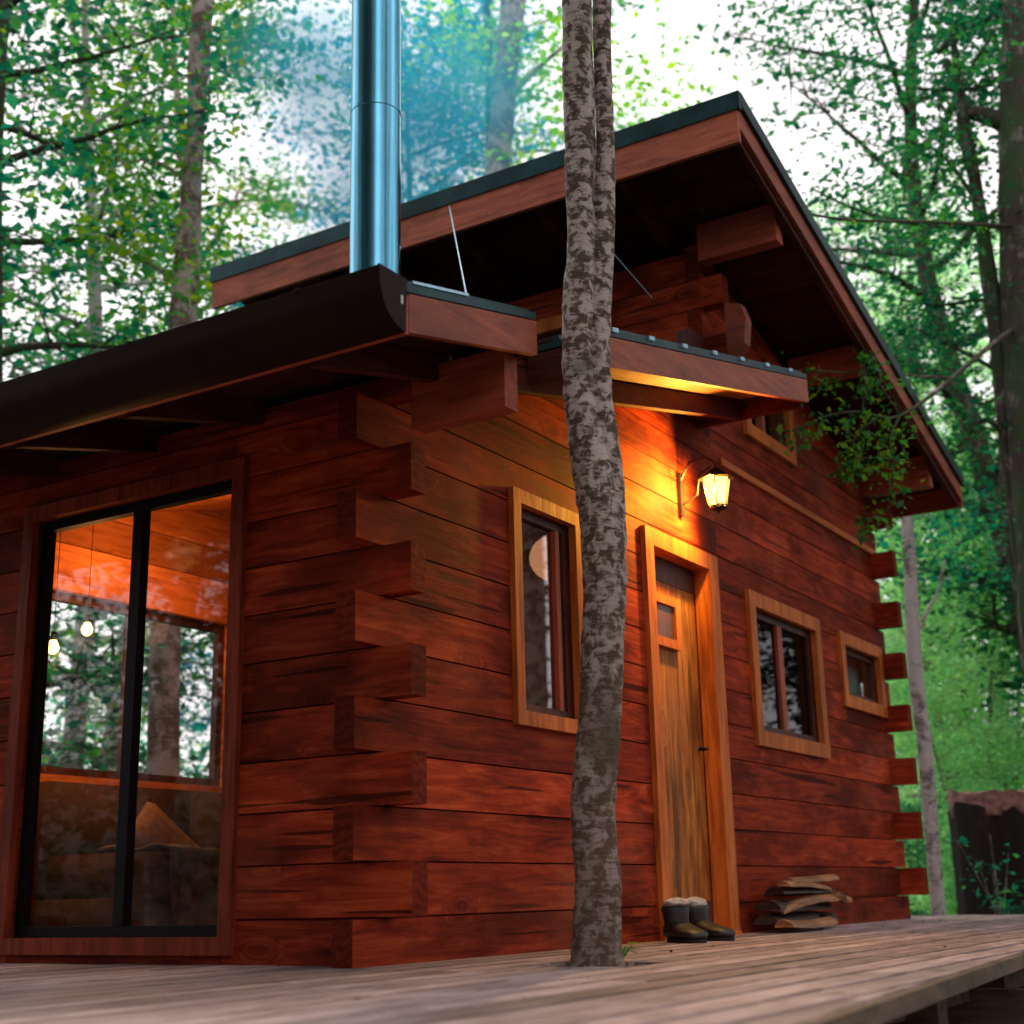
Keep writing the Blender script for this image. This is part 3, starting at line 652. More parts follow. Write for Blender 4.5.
for x in (-3.4, -1.4, .25, 1.55, 2.9, 4.4, 6.0, 7.3):
    bm = BM(); y = edge(x)+.12; box(bm, x, x+.10, y, y+.1, -.95, DZ-.09); obj('post', bm, M['under'], dk, bev=.005)
for y in (-1.72, -1.1, -.4):
    bm = BM(); box(bm, -4.1, 7.5, y, y+.05, DZ-.19, DZ-.036); obj('joist', bm, M['under'], dk)
bm = BM(); box(bm, 1.42, 1.50, -2.75, -1.2, -.62, -.115); bb = obj('bearer', bm, M['bearer'], dk, bev=.006)
bb['label'] = 'broad dark bearer board under the deck edge'
# ground: one sheet to the horizon, uneven near by
bm = BM(); n = 90; S = 160; gv = {}
def gz(x, y):
    r = math.hypot(x-1, y-1); base = -.95+.10*math.sin(x*.35+1)*math.cos(y*.31)
    side = max(0., min(1., ((x-1)*-.75+(y-1)*-.66)/max(r, .1)*1.6+.55))      # unseen bank raised on the viewer's side to block the bright horizon
    return base + (max(0, (x-9))*.035 if x < 60 else 1.8) + side*min(14, max(0, r-13)*.3)
for i in range(n+1):
    for j in range(n+1):
        u, v = i/n*2-1, j/n*2-1; x = S*u*abs(u)**1.2; y = S*v*abs(v)**1.2
        gv[i, j] = bm.verts.new((x, y, gz(x, y)+rng.uniform(-.03, .03)))
for i in range(n):
    for j in range(n): bm.faces.new((gv[i, j], gv[i+1, j], gv[i+1, j+1], gv[i, j+1]))
gmat = plain('forest_soil_and_litter', (.06, .045, .025), .95, noise=.7, nscale=3, bump=.8)
tag(obj('ground', bm, gmat, None, smooth=True), kind='structure')

# ================================================================== BOOTS
def boot(px, lab, rz, lean_):
    p = at(px, 941, 1, -.17); p.z = DZ
    q = empty('boot', p, rz); q.scale = (1.4, 1.0, .68); tag(q, lab, 'boot', 'boots beside the door')
    def loft(secs, n=16):
        bm = BM(); rings = []
        for (cy, z, ry, rx, tilt) in secs:
            rings.append([bm.verts.new((rx*math.cos(2*math.pi*k/n), cy+ry*math.sin(2*math.pi*k/n)*math.cos(tilt), z+ry*math.sin(2*math.pi*k/n)*math.sin(tilt))) for k in range(n)])
        for A, B in zip(rings, rings[1:]):
            for k in range(n): bm.faces.new((A[k], A[(k+1) % n], B[(k+1) % n], B[k]))
        bm.faces.new(rings[0][::-1]); bm.faces.new(rings[-1]); return bm
    # toe at -y, heel at +y
    bm = BM(); rings = []
    for (y, hw, zt_, zb) in ((-.215, .012, .05, .03), (-.205, .030, .072, .022), (-.18, .044, .088, .018), (-.13, .050, .100, .016), (-.08, .048, .125, .016), (-.03, .043, .15, .016), (.03, .042, .155, .016), (.055, .036, .14, .018), (.066, .02, .11, .03)):
        cz, hz_ = (zt_+zb)/2, (zt_-zb)/2
        rings.append([bm.verts.new((hw*(abs(math.cos(a))**.8)*(1 if math.cos(a) > 0 else -1), y, cz+hz_*(abs(math.sin(a))**.85)*(1 if math.sin(a) > 0 else -1))) for a in [2*math.pi*(k+.5)/18 for k in range(18)]])
    for A, B in zip(rings, rings[1:]):
        for k in range(18): bm.faces.new((A[k], A[(k+1) % 18], B[(k+1) % 18], B[k]))
    bm.faces.new(rings[0][::-1]); bm.faces.new(rings[-1]); obj('foot', bm, M['leather'], q, smooth=True)
    obj('shaft', loft([(0, .10, .056, .042, -.1), (.004, .14, .055, .044, -.05), (.008, .19, .056, .048, 0), (.01, .235, .06, .052, 0), (.01, .245, .056, .048, 0), (.01, .225, .05, .042, 0)]), M['leather'], q, smooth=True)
    bm = BM(); pts = [(.052*math.cos(a)*(1 if math.sin(a) < 0 else .85), -.075+.148*math.sin(a)) for a in [2*math.pi*k/24 for k in range(24)]]
    prism(bm, pts, 2, 0, .024); obj('sole', bm, M['sole'], q, bev=.003)
    obj('sock', loft([(.01, .22, .045, .04, 0), (.01, .25, .052, .047, .1), (.0+lean_, .272, .052, .05, .35), (-.02+lean_, .285, .036, .036, .6), (-.015+lean_, .275, .012, .012, .6)]), M['sock'], q, smooth=True)
    bm = BM()
    for i in range(5): tube(bm, [(-.03, -.035+.012*i-.01, .125+.024*i), (0, -.052+.012*i, .13+.024*i), (.03, -.035+.012*i-.01, .125+.024*i)], .003, 5)
    obj('laces', bm, M['iron'], q)
boot(678, 'black leather boot on the left, with a pale sock in its shaft, beside the door', R(-34), -.01)
boot(699, 'black leather boot nearest the door jamb, pale sock flopping over its shaft', R(-18), .012)

# ================================================================== FIREWOOD
rng = random.Random(11)
px0 = at(771, 929, 1, -.17).x; px1 = at(842, 925, 1, -.17).x
def split_log(lab, x, y, z, ln, r, rot, a0, bark_=False, curve=0, rz=0, tilt=0):
    bm = BM(); n = 9; r *= 1.25
    secs = []
    for i in range(n):
        t = i/(n-1)-.5; secs.append((t*ln, curve*(1-4*t*t)))
    k_ = 12; prof = []
    for k in range(k_):                   # half-round split section
        a = math.pi*k/(k_-1); prof.append((r*math.cos(a), r*.75*math.sin(a)*rng.uniform(.9, 1.05)))
    rings = [[bm.verts.new((sx+rng.uniform(-.01, .01)*(i in (0, n-1)), p*math.cos(rot)-q_*math.sin(rot), cz+p*math.sin(rot)+q_*math.cos(rot)+rng.uniform(-.002, .002))) for p, q_ in prof] for i, (sx, cz) in enumerate(secs)]
    for A, B in zip(rings, rings[1:]):
        for k in range(k_): bm.faces.new((A[k], A[(k+1) % k_], B[(k+1) % k_], B[k]))
    bm.faces.new(rings[0][::-1]); bm.faces.new(rings[-1])
    o = obj('firewood_log', bm, M['firebark'] if bark_ else M['fire'], None)
    o.location = (x, y, z); o.rotation_euler = (0, tilt, rz); tag(o, lab, 'firewood', 'firewood stacked against the wall')
xm = (px0+px1)/2; ln = (px1-px0)
split_log('dark bark-covered log at the bottom left of the small firewood stack', xm-.12, -.12, DZ+.045, ln*.7, .06, 0, 0, True)
split_log('dark log lying at the bottom right end of the firewood stack', xm+.33*ln, -.13, DZ+.045, ln*.36, .055, .2, 0, True, rz=.25)
split_log('pale orange split log in front at the foot of the firewood stack', xm-.2*ln, -.25, DZ+.03, ln*.55, .045, 0, 0, False, curve=-.012, rz=-.05)
split_log('dark middle log of the firewood stack, on top of the bottom ones', xm-.05*ln, -.12, DZ+.12, ln*.8, .06, .1, 0, True, rz=.04)
split_log('brown curved log crossing the middle of the firewood stack', xm+.02*ln, -.20, DZ+.13, ln*.85, .035, .2, 0, False, curve=.03, rz=-.06, tilt=-.05)
split_log('thick dark log second from the top of the firewood stack', xm+.05*ln, -.12, DZ+.2, ln*.8, .05, -.1, 0, True, rz=.03)
split_log('pale thin log on the front upper side of the firewood stack', xm, -.17, DZ+.235, ln*.75, .03, .1, 0, False, curve=.01, rz=.08, tilt=.03)
split_log('short pale split piece lying topmost on the firewood stack', xm+.18*ln, -.13, DZ+.275, ln*.55, .035, .1, 0, False, rz=-.08, tilt=-.03)
split_log('short split piece jutting from the right end of the firewood stack', xm+.36*ln, -.2, DZ+.17, ln*.22, .045, .6, 0, False, rz=.5)

# ================================================================== TREES
def leaves_mesh(name, cen, per, sig, size, rng_, flat=.45, droop=0.):
    """many small leaf faces spread in flattened sprays around the given points"""
    cen = np.asarray(cen, float); n = len(cen)*per
    c = np.repeat(cen, per, 0) + rng_.normal(size=(n, 3))*np.array(sig)*rng_.uniform(.5, 1.25, (len(cen), 1)).repeat(per, 0)
    d = rng_.normal(size=(n, 3)); d[:, 2] = d[:, 2]*flat - droop; d /= np.linalg.norm(d, axis=1)[:, None]
    up = rng_.normal(size=(n, 3))*.55 + np.array([0, 0, 1.]); s = np.cross(d, up); s /= np.linalg.norm(s, axis=1)[:, None]
    l = size*rng_.uniform(.35, 1.0, (n, 1))**1.0*rng_.uniform(.7, 2.1, (n, 1)); wd = l*rng_.uniform(.24, .36, (n, 1)); nn = np.cross(s, d)
    P = np.stack([c-d*l*.5, c+s*wd-d*l*.05+nn*l*.05, c+d*l*.5, c-s*wd-d*l*.05+nn*l*.05], 1).reshape(-1, 3)
    me = bpy.data.meshes.new(name); me.vertices.add(n*4); me.vertices.foreach_set('co', P.ravel())
    me.loops.add(n*4); me.loops.foreach_set('vertex_index', np.arange(n*4, dtype=np.int32))
    me.polygons.add(n); me.polygons.foreach_set('loop_start', np.arange(0, n*4, 4, dtype=np.int32)); me.polygons.foreach_set('loop_total', np.full(n, 4, np.int32))
    me.update(); me.validate(); return me
def tree_proto(seed, Ht, r0, z0, Rc, nlimb, per, size, sig=(.33, .33, .12), lean_=.4, top=1.):
    rg = random.Random(seed); nr = np.random.default_rng(seed); bm = BM()
    ph, am = rg.uniform(0, 6.3), rg.uniform(.1, .3)
    def tp(z): return Vector((am*math.sin(z*.5+ph)+lean_*z/Ht-am*math.sin(ph), am*.8*math.cos(z*.43+ph)-am*.8*math.cos(ph), z))
    pts = [tp(Ht*i/20) for i in range(21)]; rad = [r0*(1.25 if i == 0 else 1)*(1-.92*(i/20)**1.1) for i in range(21)]
    tube(bm, pts, rad, 10, noise=.05, rng=rg)
    cen = []
    for i in range(nlimb):
        f = (i+rg.random())/nlimb; z = z0+(Ht*.97-z0)*f; a = i*2.4+rg.uniform(-.5, .5)
        ln = Rc*(.35+.65*math.sin(math.pi*min(1, .18+.8*(1-f)*top+.05)))*rg.uniform(.65, 1.15)
        base = tp(z); dv = Vector((math.cos(a), math.sin(a), rg.uniform(.15, .6)))
        lp = []; p = base.copy(); m = 7; st = ln/m
        for k in range(m+1):
            lp.append(p.copy()); dv += Vector((rg.uniform(-.22, .22), rg.uniform(-.22, .22), rg.uniform(-.16, .12))); dv.normalize(); p += dv*st
        rb = max(.012, r0*.38*(1-f*.6)); tube(bm, lp, [rb*(1-.85*k/m) for k in range(m+1)], 5, cap=False)
        for k in range(2, m+1):
            for _ in range(2 if k < 5 else 3):
                tw = Vector((rg.uniform(-1, 1), rg.uniform(-1, 1), rg.uniform(-.35, .4))).normalized()*rg.uniform(.25, .75)
                q = lp[k]+tw; tube(bm, [lp[k], lp[k]+tw*.5+Vector((0, 0, .05)), q], [rb*.3, rb*.18, .004], 4, cap=False)
                if rg.random() < .86: cen.append(q)
    lm = leaves_mesh('crown', cen, per, sig, size, nr)
    bmesh.ops.recalc_face_normals(bm, faces=bm.faces[:])
    tm = bpy.data.meshes.new('trunk'); bm.to_mesh(tm); bm.free()
    for f in tm.polygons: f.use_smooth = True
    return tm, lm
PR_ = [tree_proto(1, 15, .16, 2.0, 2.4, 34, 36, .095), tree_proto(2, 17, .2, 3.0, 2.8, 40, 36, .1, lean_=-.5), tree_proto(3, 13, .12, 1.2, 2.0, 32, 36, .085),
       tree_proto(4, 18, .22, 5.5, 3.0, 34, 36, .11, lean_=.7), tree_proto(5, 8, .07, .5, 1.7, 26, 70, .09, lean_=.2)]
def tree(name, loc, proto, bk, lf, label, sc_=1., rz=0., group=None, sxy=None, cat='tree'):
    t = empty(name, loc, rz); tag(t, label, cat, group); s = sxy or sc_; t.scale = (s, s, sc_)
    for nm, me, m in (('trunk', PR_[proto][0], bk), ('crown', PR_[proto][1], lf)):
        me2 = me
        o = bpy.data.objects.new(nm, me2); col.objects.link(o); o.parent = t
        if not me2.materials: me2.materials.append(m)
        o.material_slots[0].link = 'OBJECT'; o.material_slots[0].material = m
    return t
def gpos(px, dist):
    p = far(px, 885, dist); p.z = gz(p.x, p.y)-.1; return p
FG = 'forest trees behind the cabin'
vis = [ # px column at eye level, distance, prototype, bark, leaf, scale, rz, label
 (-75, 12.5, 0, 'barkm', 'lteal', 1.0, .3, 'dark-stemmed tree cut off by the left edge of the photo'),
 (45, 15, 2, 'barkp', 'ldteal', 1.15, 1.1, 'slim pale-stemmed tree at the far left above the gutter'),
 (120, 19, 1, 'bark2', 'lmix', .95, 2.0, 'bushy olive-green tree left of the grey double trunk'),
 (235, 17.5, 2, 'barkm', 'lblue', .72, 4.2, 'thin tree just right of the grey double trunk, behind the raised eave end'),
 (345, 17, 2, 'barkm', 'lblue', .74, .9, 'bluish tree directly behind the steel chimney'),
 (425, 21, 3, 'barkm', 'lblue', .85, 3.3, 'tall blue-hazed tree just right of the steel chimney'),
 (540, 21, 0, 'bark2', 'lteal', 1.15, 2.2, 'green tree filling the gap left of the forked foreground trunk'),
 (655, 19, 2, 'bark2', 'lyel', .84, 3.0, 'bright yellow-green tree right of the forked foreground trunk'),
 (905, 24, 1, 'barkm', 'lteal', .66, 1.4, 'teal-leaved tree rising behind the right roof slope'),
 (950, 19, 0, 'bark2', 'lfar', .62, 5.6, 'pale green tree behind the right eave corner'),
 (985, 26, 3, 'barkm', 'lfar', .8, 2.6, 'pale distant tree left of the mossy trunk'),
 (1050, 17, 1, 'barkm', 'ldteal', 1.0, 4.4, 'dark tree at the right edge behind the mossy trunk'),
 (1010, 22, 2, 'bark2', 'lfar', .9, 0.5, 'light green tree behind the big stump'),
]
for (px, ds, pr, bk, lf, s, rz, lab) in vis:
    tree('tree', gpos(px, ds), pr, M[bk], M[lf], lab, s, rz, FG)
# understorey saplings behind the far corner of the cabin
for (px, ds, lf, s, rz, lab) in ((893, 15.5, 'lteal', .3, 0, 'low dark-green sapling at the far cabin corner'), (965, 16.5, 'lfar', .5, 2, 'pale green sapling right of the pale trunk'),
                            (985, 19, 'lfar', .8, 4, 'light green sapling behind the left side of the stump'), (930, 22, 'lfar', .9, 1, 'tall pale sapling far behind the pale trunk'),
                            (1030, 21, 'lteal', .9, 5, 'green sapling right of the stump at the photo edge')):
    tree('sapling', gpos(px, ds), 4, M['bark2'], M[lf], lab, s, rz, 'saplings beyond the far corner', cat='sapling')
# trees around the viewpoint and in front of the cabin; added out of view to block skylight, and reflected in panes and flue
rg = random.Random(21)
for i, (a, ds) in enumerate(((96, 12), (104, 10), (112, 14), (120, 11), (130, 15), (147, 13), (162, 11), (176, 10), (190, 12), (203, 9), (234, 9), (240, 12), (246, 14), (258, 15), (275, 14), (292, 15), (312, 14), (240, 9), (252, 7), (262, 10), (270, 7), (280, 9), (288, 7), (296, 11), (306, 8), (316, 11), (326, 9), (338, 13), (248, 11), (256, 8.5), (266, 12), (274, 8.5), (284, 12), (293, 9), (302, 12), (268, 16), (290, 17), (254, 17))):
    x, y = 1+math.sin(R(a))*ds*1.1, math.cos(R(a))*ds*1.1
    if math.hypot(x-CP.x, y-CP.y) < 4: continue
    tree('tree', (x, y, gz(x, y)-.1), rg.choice([0, 1, 3]), M['bark2'], M['ldark'], 'green forest tree standing on the viewer\'s side of the clearing, outside the picture', rg.uniform(.85, 1.05)*(1.3 if ds > 13.5 else 1), rg.uniform(0, 6), 'trees on the viewer\'s side')

def stem(bm, spec, dist, n=12, rg_=None, noise=.05):
    """spec: (px, py, width px[, distance]) from the foot upward"""
    P_, W_ = [], []
    for s in spec:
        d_ = s[3] if len(s) > 3 else dist; p = far(s[0], s[1], d_); P_.append(p)
        W_.append(s[2]*.5*(p-CP).dot(_d)/FPX)
    # smooth resample
    Q, V = [], []
    for i in range(len(P_)-1):
        a, b, c, e = P_[max(0, i-1)], P_[i], P_[i+1], P_[min(len(P_)-1, i+2)]
        for k in range(5):
            t = k/5; Q.append(.5*((2*b)+(c-a)*t+(2*a-5*b+4*c-e)*t*t+(3*b-a-3*c+e)*t**3)); V.append(W_[i]*(1-t)+W_[i+1]*t)
    Q.append(P_[-1]); V.append(W_[-1]); tube(bm, Q, V, n, noise=noise, rng=rg_); return Q, V
rg = random.Random(9)
# ---- the forked beech growing through the deck
ft = empty('forked_tree', (TB.x, TB.y, DZ)); tag(ft, 'slender mottled beech growing through the deck and forking in front of the cabin', 'tree')
dT = math.hypot(TB.x-CP.x, TB.y-CP.y)
bm = BM()
low = [(598, 1010, 74), (597, 975, 62), (597, 958, 52), (597, 920, 47), (598, 880, 46), (594, 840, 45), (594, 790, 45), (598, 740, 43), (601, 690, 42), (603, 640, 43), (605, 590, 43), (603, 540, 44), (599, 500, 45)]
stem(bm, low+[(591, 462, 40), (584, 425, 34), (579, 390, 31), (578, 340, 32), (579, 290, 32), (582, 240, 28), (579, 190, 28), (580, 140, 31), (578, 80, 31), (577, 20, 30), (576, -60, 28), (570, -400, 24)], dT, 24, rg, .055)
stem(bm, [(606, 640, 34), (607, 580, 38), (607, 530, 39), (606, 480, 36), (603, 440, 31), (599, 400, 27), (597, 350, 26), (599, 300, 26), (602, 250, 24), (604, 200, 23), (605, 150, 19), (604, 100, 18), (602, 50, 18), (602, 0, 19), (604, -60, 19), (612, -400, 18)], dT+.03, 20, rg, .055)
tr_ = obj('trunk', bm, M['bark'], None, smooth=True)
tr_.parent = ft; tr_.matrix_parent_inverse = Matrix.Translation((-TB.x, -TB.y, -DZ))
# its crown, high above the roofs
nr = np.random.default_rng(77); cen = []
bm = BM()
for i in range(26):
    a = rg.uniform(0, 6.3); z = rg.uniform(7.2, 11); b0 = Vector((TB.x, TB.y, z-1.2)); tip = b0+Vector((math.cos(a)*rg.uniform(.8, 2.4), math.sin(a)*rg.uniform(.8, 2.4), rg.uniform(.3, 1.5)))
    tube(bm, [b0, (b0+tip)/2+Vector((0, 0, .2)), tip], [.03, .018, .006], 5); cen += [tip, (b0+tip)/2+Vector((0, 0, .2))]
    for _ in range(3): cen.append(tip+Vector((rg.uniform(-.6, .6), rg.uniform(-.6, .6), rg.uniform(-.3, .3))))
tube(bm, [(TB.x, TB.y, 5.5), (TB.x+.1, TB.y, 8), (TB.x, TB.y+.1, 10.8)], [.07, .05, .02], 8)
o = obj('limb', bm, M['bark'], ft); o.matrix_parent_inverse = tr_.matrix_parent_inverse
me = leaves_mesh('crown', cen, 45, (.35, .35, .14), .06, nr); me.materials.append(M['lmix']); o = bpy.data.objects.new('crown', me); col.objects.link(o); o.parent = ft; o.matrix_parent_inverse = tr_.matrix_parent_inverse
# grass tuft at its foot
bm = BM()
for i in range(9):
    a = rg.uniform(-.8, .6); b = Vector((TB.x+.13, TB.y-.02, DZ)); tp_ = b+Vector((.10*math.cos(a)*rg.uniform(.5, 1.4), .08*math.sin(a), rg.uniform(.02, .07)))
    mid = (b+tp_)/2+Vector((0, 0, .03)); tube(bm, [b, mid, tp_], [.003, .0025, .001], 4)
tag(obj('grass_tuft', bm, M['lmix'], None), 'tiny tuft of grass sprouting at the foot of the forked tree', 'grass')

def special(name, label, specs, dist, bk, cat='tree', crown=None, lf=None, per=40, size=.08, sig=(.4, .4, .16), foot=None, group=None, tips=True):
    p0 = far(specs[0][0][0], specs[0][0][1], dist); loc = Vector((p0.x, p0.y, gz(p0.x, p0.y)))
    t = empty(name, loc); tag(t, label, cat, group); inv = Matrix.Translation(-loc); bm = BM(); cen = []
    for s in specs:
        Q, V = stem(bm, s, dist, 10, rg)
        if len(s) and max(V) < .07 and tips: cen += [q for q in Q[3:] for _ in range(1)]
    o = obj('trunk', bm, M[bk], t, smooth=True); o.matrix_parent_inverse = inv
    if crown is not None:
        cen = list(crown)+[tuple(c) for c in cen]
        me = leaves_mesh('crown', cen, per, sig, size, np.random.default_rng(len(cen))); me.materials.append(M[lf]); o = bpy.data.objects.new('crown', me); col.objects.link(o); o.parent = t; o.matrix_parent_inverse = inv
    return t, inv
def cloud(pts, n, dist, spread=(40, 30), dd=1.2):   # random leaf-spray centres around pixel spots, at real distances
    r_ = []
    for (px, py) in pts:
        for _ in range(n): r_.append(far(px+rg.gauss(0, spread[0]), py+rg.gauss(0, spread[1]), dist+rg.uniform(-dd, dd)))
    return r_
# ---- grey double trunk behind the lean-to
special('double_trunk_tree', 'tall grey double-trunked tree rising behind the lean-to gutter', [
  [(160, 900, 34), (168, 560, 30), (176, 360, 22), (181, 300, 21), (187, 240, 22), (192, 180, 21), (196, 120, 19), (199, 60, 22), (203, 0, 21), (207, -80, 19), (212, -300, 12)],
  [(186, 600, 18, 12.15), (189, 360, 15, 12.1), (191, 300, 15, 12.1), (194, 240, 14, 12.05), (196, 180, 12)],
  [(203, 20, 8), (212, -5, 6), (225, -30, 4), (245, -60, 3)], [(192, 200, 5), (178, 175, 4), (150, 160, 3), (120, 165, 2)], [(182, 290, 5), (160, 270, 4), (130, 255, 3), (105, 235, 2)]],
  12.0, 'bark2', crown=cloud([(130, 120), (60, 90), (100, 230), (230, 40), (160, 250), (215, 290), (250, 330)], 7, 12.2), lf='lmix', per=42, size=.075)
# ---- reddish trunk behind the smoke
special('reddish_trunk_tree', 'reddish-brown trunked tree left of the forked foreground trunk, with its foot in the blue smoke', [
  [(480, 900, 34), (490, 400, 27), (496, 190, 24), (502, 120, 24), (507, 60, 24), (513, 0, 26), (517, -80, 24), (522, -260, 14)],
  [(500, 108, 8), (520, 85, 7), (545, 62, 5), (565, 45, 4)], [(496, 30, 5), (480, 50, 4), (462, 48, 3)]],
  15.0, 'bark2', crown=cloud([(545, 120), (560, 60), (455, 40), (470, 110), (540, 170), (650, 110), (640, 70)], 6, 15.3, (26, 22)), lf='lyel', per=42, size=.09)
# thin dark stem beside it
special('thin_dark_tree', 'thin dark blue-tinged stem just left of the reddish trunk', [[(488, 900, 14), (491, 400, 12), (491, 200, 11), (490, 120, 9), (489, 60, 8), (487, 0, 8), (485, -100, 6)], [(290, 260, 4, 16), (283, 225, 4, 16), (300, 190, 3, 16), (318, 150, 3, 16)][:0] or [(489, 60, 4), (470, 30, 3), (455, 5, 2)]], 15.6, 'barkm',
  crown=cloud([(440, 60), (430, 120), (460, 20)], 6, 15.8, (22, 25)), lf='lblue', per=36, size=.09)
# ---- big mossy tree at the right edge with long branches over the roof
dM = 12.6
mt, inv = special('mossy_tree', 'large mossy dark-trunked tree at the right edge, its branches reaching over the roof', [
  [(1085, 960, 95), (1062, 700, 70), (1042, 480, 62), (1032, 330, 62), (1028, 200, 58), (1026, 80, 52), (1030, -60, 48), (1040, -300, 30)],
  [(1060, 800, 20), (1032, 640, 15), (1018, 540, 14), (1006, 440, 14), (998, 340, 18), (988, 270, 17), (978, 200, 13), (968, 140, 12), (960, 90, 9), (952, 30, 6), (948, -40, 4)],
  [(980, 205, 7), (966, 160, 6), (958, 110, 5)], [(1006, 122, 22), (985, 116, 16), (966, 108, 14), (955, 80, 10), (945, 60, 8)],
  [(1022, 4, 9), (1005, 10, 9), (978, 22, 7), (955, 35, 6), (937, 53, 5)],
  [(1024, 68, 5), (1000, 78, 5), (975, 88, 4), (950, 90, 4), (905, 88, 3)],
  [(1024, 226, 5), (980, 227, 5), (930, 226, 4), (880, 217, 4), (845, 205, 3), (815, 190, 2)],
  [(1015, 305, 4), (980, 300, 4), (940, 305, 3), (900, 300, 2)], [(1000, 372, 5), (960, 350, 4), (920, 330, 3)],
  [(1008, 440, 6), (985, 420, 5), (960, 445, 4), (935, 470, 3)], [(975, 200, 5), (955, 170, 4), (935, 150, 3), (905, 140, 2)],
  ], dM, 'barkm', crown=cloud([(860, 30), (905, 60), (960, 20), (850, 80), (900, 130), (945, 150), (990, 60)], 5, dM, (26, 20))
   + cloud([(850, 190), (900, 205), (940, 215), (880, 235), (950, 260), (900, 290)], 5, dM, (24, 14)) + cloud([(930, 330), (960, 360), (985, 410), (940, 400), (900, 370)], 3, dM, (22, 18))
   + cloud([(790, 15), (750, 5), (820, 40)], 2, dM, (24, 12), .6), lf='ldteal', per=42, size=.06, sig=(.24, .24, .09))
# long drooping branch in front of the gable
bm = BM(); cen = []
hang = [
 [(1012, 330, 6, 12.4), (985, 350, 5, 11.6), (950, 380, 4.5, 10.8), (915, 407, 4, 10.0), (890, 418, 3, 9.6), (860, 412, 3, 9.3), (830, 415, 2.5, 9.1), (800, 428, 2, 9.0), (785, 432, 1.5, 9.0)],
 [(900, 415, 3, 9.7), (890, 440, 3, 9.6), (893, 465, 2, 9.6), (890, 490, 2, 9.6)], [(880, 418, 3, 9.5), (860, 430, 2.5, 9.4), (850, 452, 2, 9.4), (846, 470, 1.5, 9.4)],
 [(895, 460, 2, 9.6), (870, 458, 2, 9.5), (848, 460, 1.5, 9.4)], [(895, 500, 2, 9.6), (880, 515, 2, 9.6), (855, 520, 1.5, 9.6)],
 [(950, 378, 3, 10.8), (900, 375, 2, 10), (850, 373, 2, 9.4), (810, 370, 1.5, 9.0)], [(900, 415, 2.5, 9.7), (880, 385, 2, 9.6), (868, 360, 1.5, 9.5)], [(862, 412, 2, 9.3), (865, 380, 2, 9.3), (860, 352, 1.5, 9.3)]]
for i, s in enumerate(hang):
    Q, V = stem(bm, s, 9, 6, rg)
    cen += Q[14:] if i == 0 else Q[4:]
up = [[(1010, 226, 4, 12.4), (930, 222, 4, 11.0), (850, 220, 3, 9.8), (800, 212, 2.5, 9.0), (775, 206, 2, 8.6), (745, 196, 2, 8.3), (715, 190, 1.5, 8.1), (690, 180, 1, 8.0)], [(775, 206, 2, 8.6), (762, 190, 2, 8.4), (750, 165, 1.5, 8.3), (735, 150, 1, 8.2)], [(782, 208, 2, 8.7), (783, 230, 1.5, 8.6), (779, 250, 1, 8.6)], [(760, 200, 1.5, 8.4), (745, 210, 1.2, 8.3), (742, 230, 1, 8.3)], [(795, 212, 2, 8.9), (785, 195, 1.5, 8.7), (770, 178, 1, 8.6)]]
for s in up:
    Q, V = stem(bm, s, 9, 6, rg)
    cen += [q for q in Q[::2] if rg.random() < .8 and q.x < 3.9+9]
o = obj('branch', bm, M['barkm'], mt, smooth=True); o.matrix_parent_inverse = inv; br = o
cen = [c + Vector((rg.gauss(0, .03), rg.gauss(0, .03), rg.uniform(-.14, .01))) for c in cen for _ in range(2) if rg.random() < .6]
me = leaves_mesh('foliage', cen, 10, (.055, .055, .05), .045, np.random.default_rng(8), flat=.7, droop=.7); me.materials.append(M['lmix'])
o = bpy.data.objects.new('foliage', me); col.objects.link(o); o.parent = br
# ---- pale lichen-covered trunk beyond the corner
special('pale_trunk_tree', 'pale lichen-covered trunk standing beyond the far cabin corner', [
  [(940, 935, 17), (936, 880, 14), (929, 800, 15), (924, 740, 15), (916, 680, 15), (912, 620, 14), (910, 560, 13), (906, 510, 12), (903, 455, 10)],
  [(914, 640, 5), (928, 610, 4), (938, 590, 3), (945, 560, 2)]], 12.6, 'barkp',
  crown=cloud([(905, 520), (930, 560), (890, 540), (950, 530)], 4, 13, (16, 12), .8), lf='lteal', per=36, size=.07, tips=False)
special('dark_leaning_tree', 'dark leaning stem at the right edge below the branches', [[(1060, 900, 18), (1030, 680, 13), (1020, 600, 11), (1010, 540, 9), (1004, 500, 7), (1000, 430, 5)], [(1008, 530, 5), (990, 520, 4), (975, 535, 3), (955, 545, 2)]], 14.5, 'barkm',
  crown=cloud([(990, 500), (960, 560), (1010, 570)], 3, 14.6, (20, 16)), lf='lteal', per=36, size=.07)

# ---- fallen leaves and bits of bark on the deck
lp = []
for i in range(70):
    x, y = (rg.uniform(-1.5, 6.3), rg.uniform(-1.9, -.05)) if i > 30 else (rg.uniform(3.9, 6.2), rg.uniform(-.5, -.05)); lp.append((x, y, DZ+.003))
me = leaves_mesh('leaf_litter', lp, 1, (.02, .02, .0003), .016, np.random.default_rng(2), flat=.03); me.materials.append(M['firebark']); o = bpy.data.objects.new('leaf_litter', me); col.objects.link(o); tag(o, 'small dead leaves and bark crumbs scattered on the deck boards', 'litter', kind='stuff')
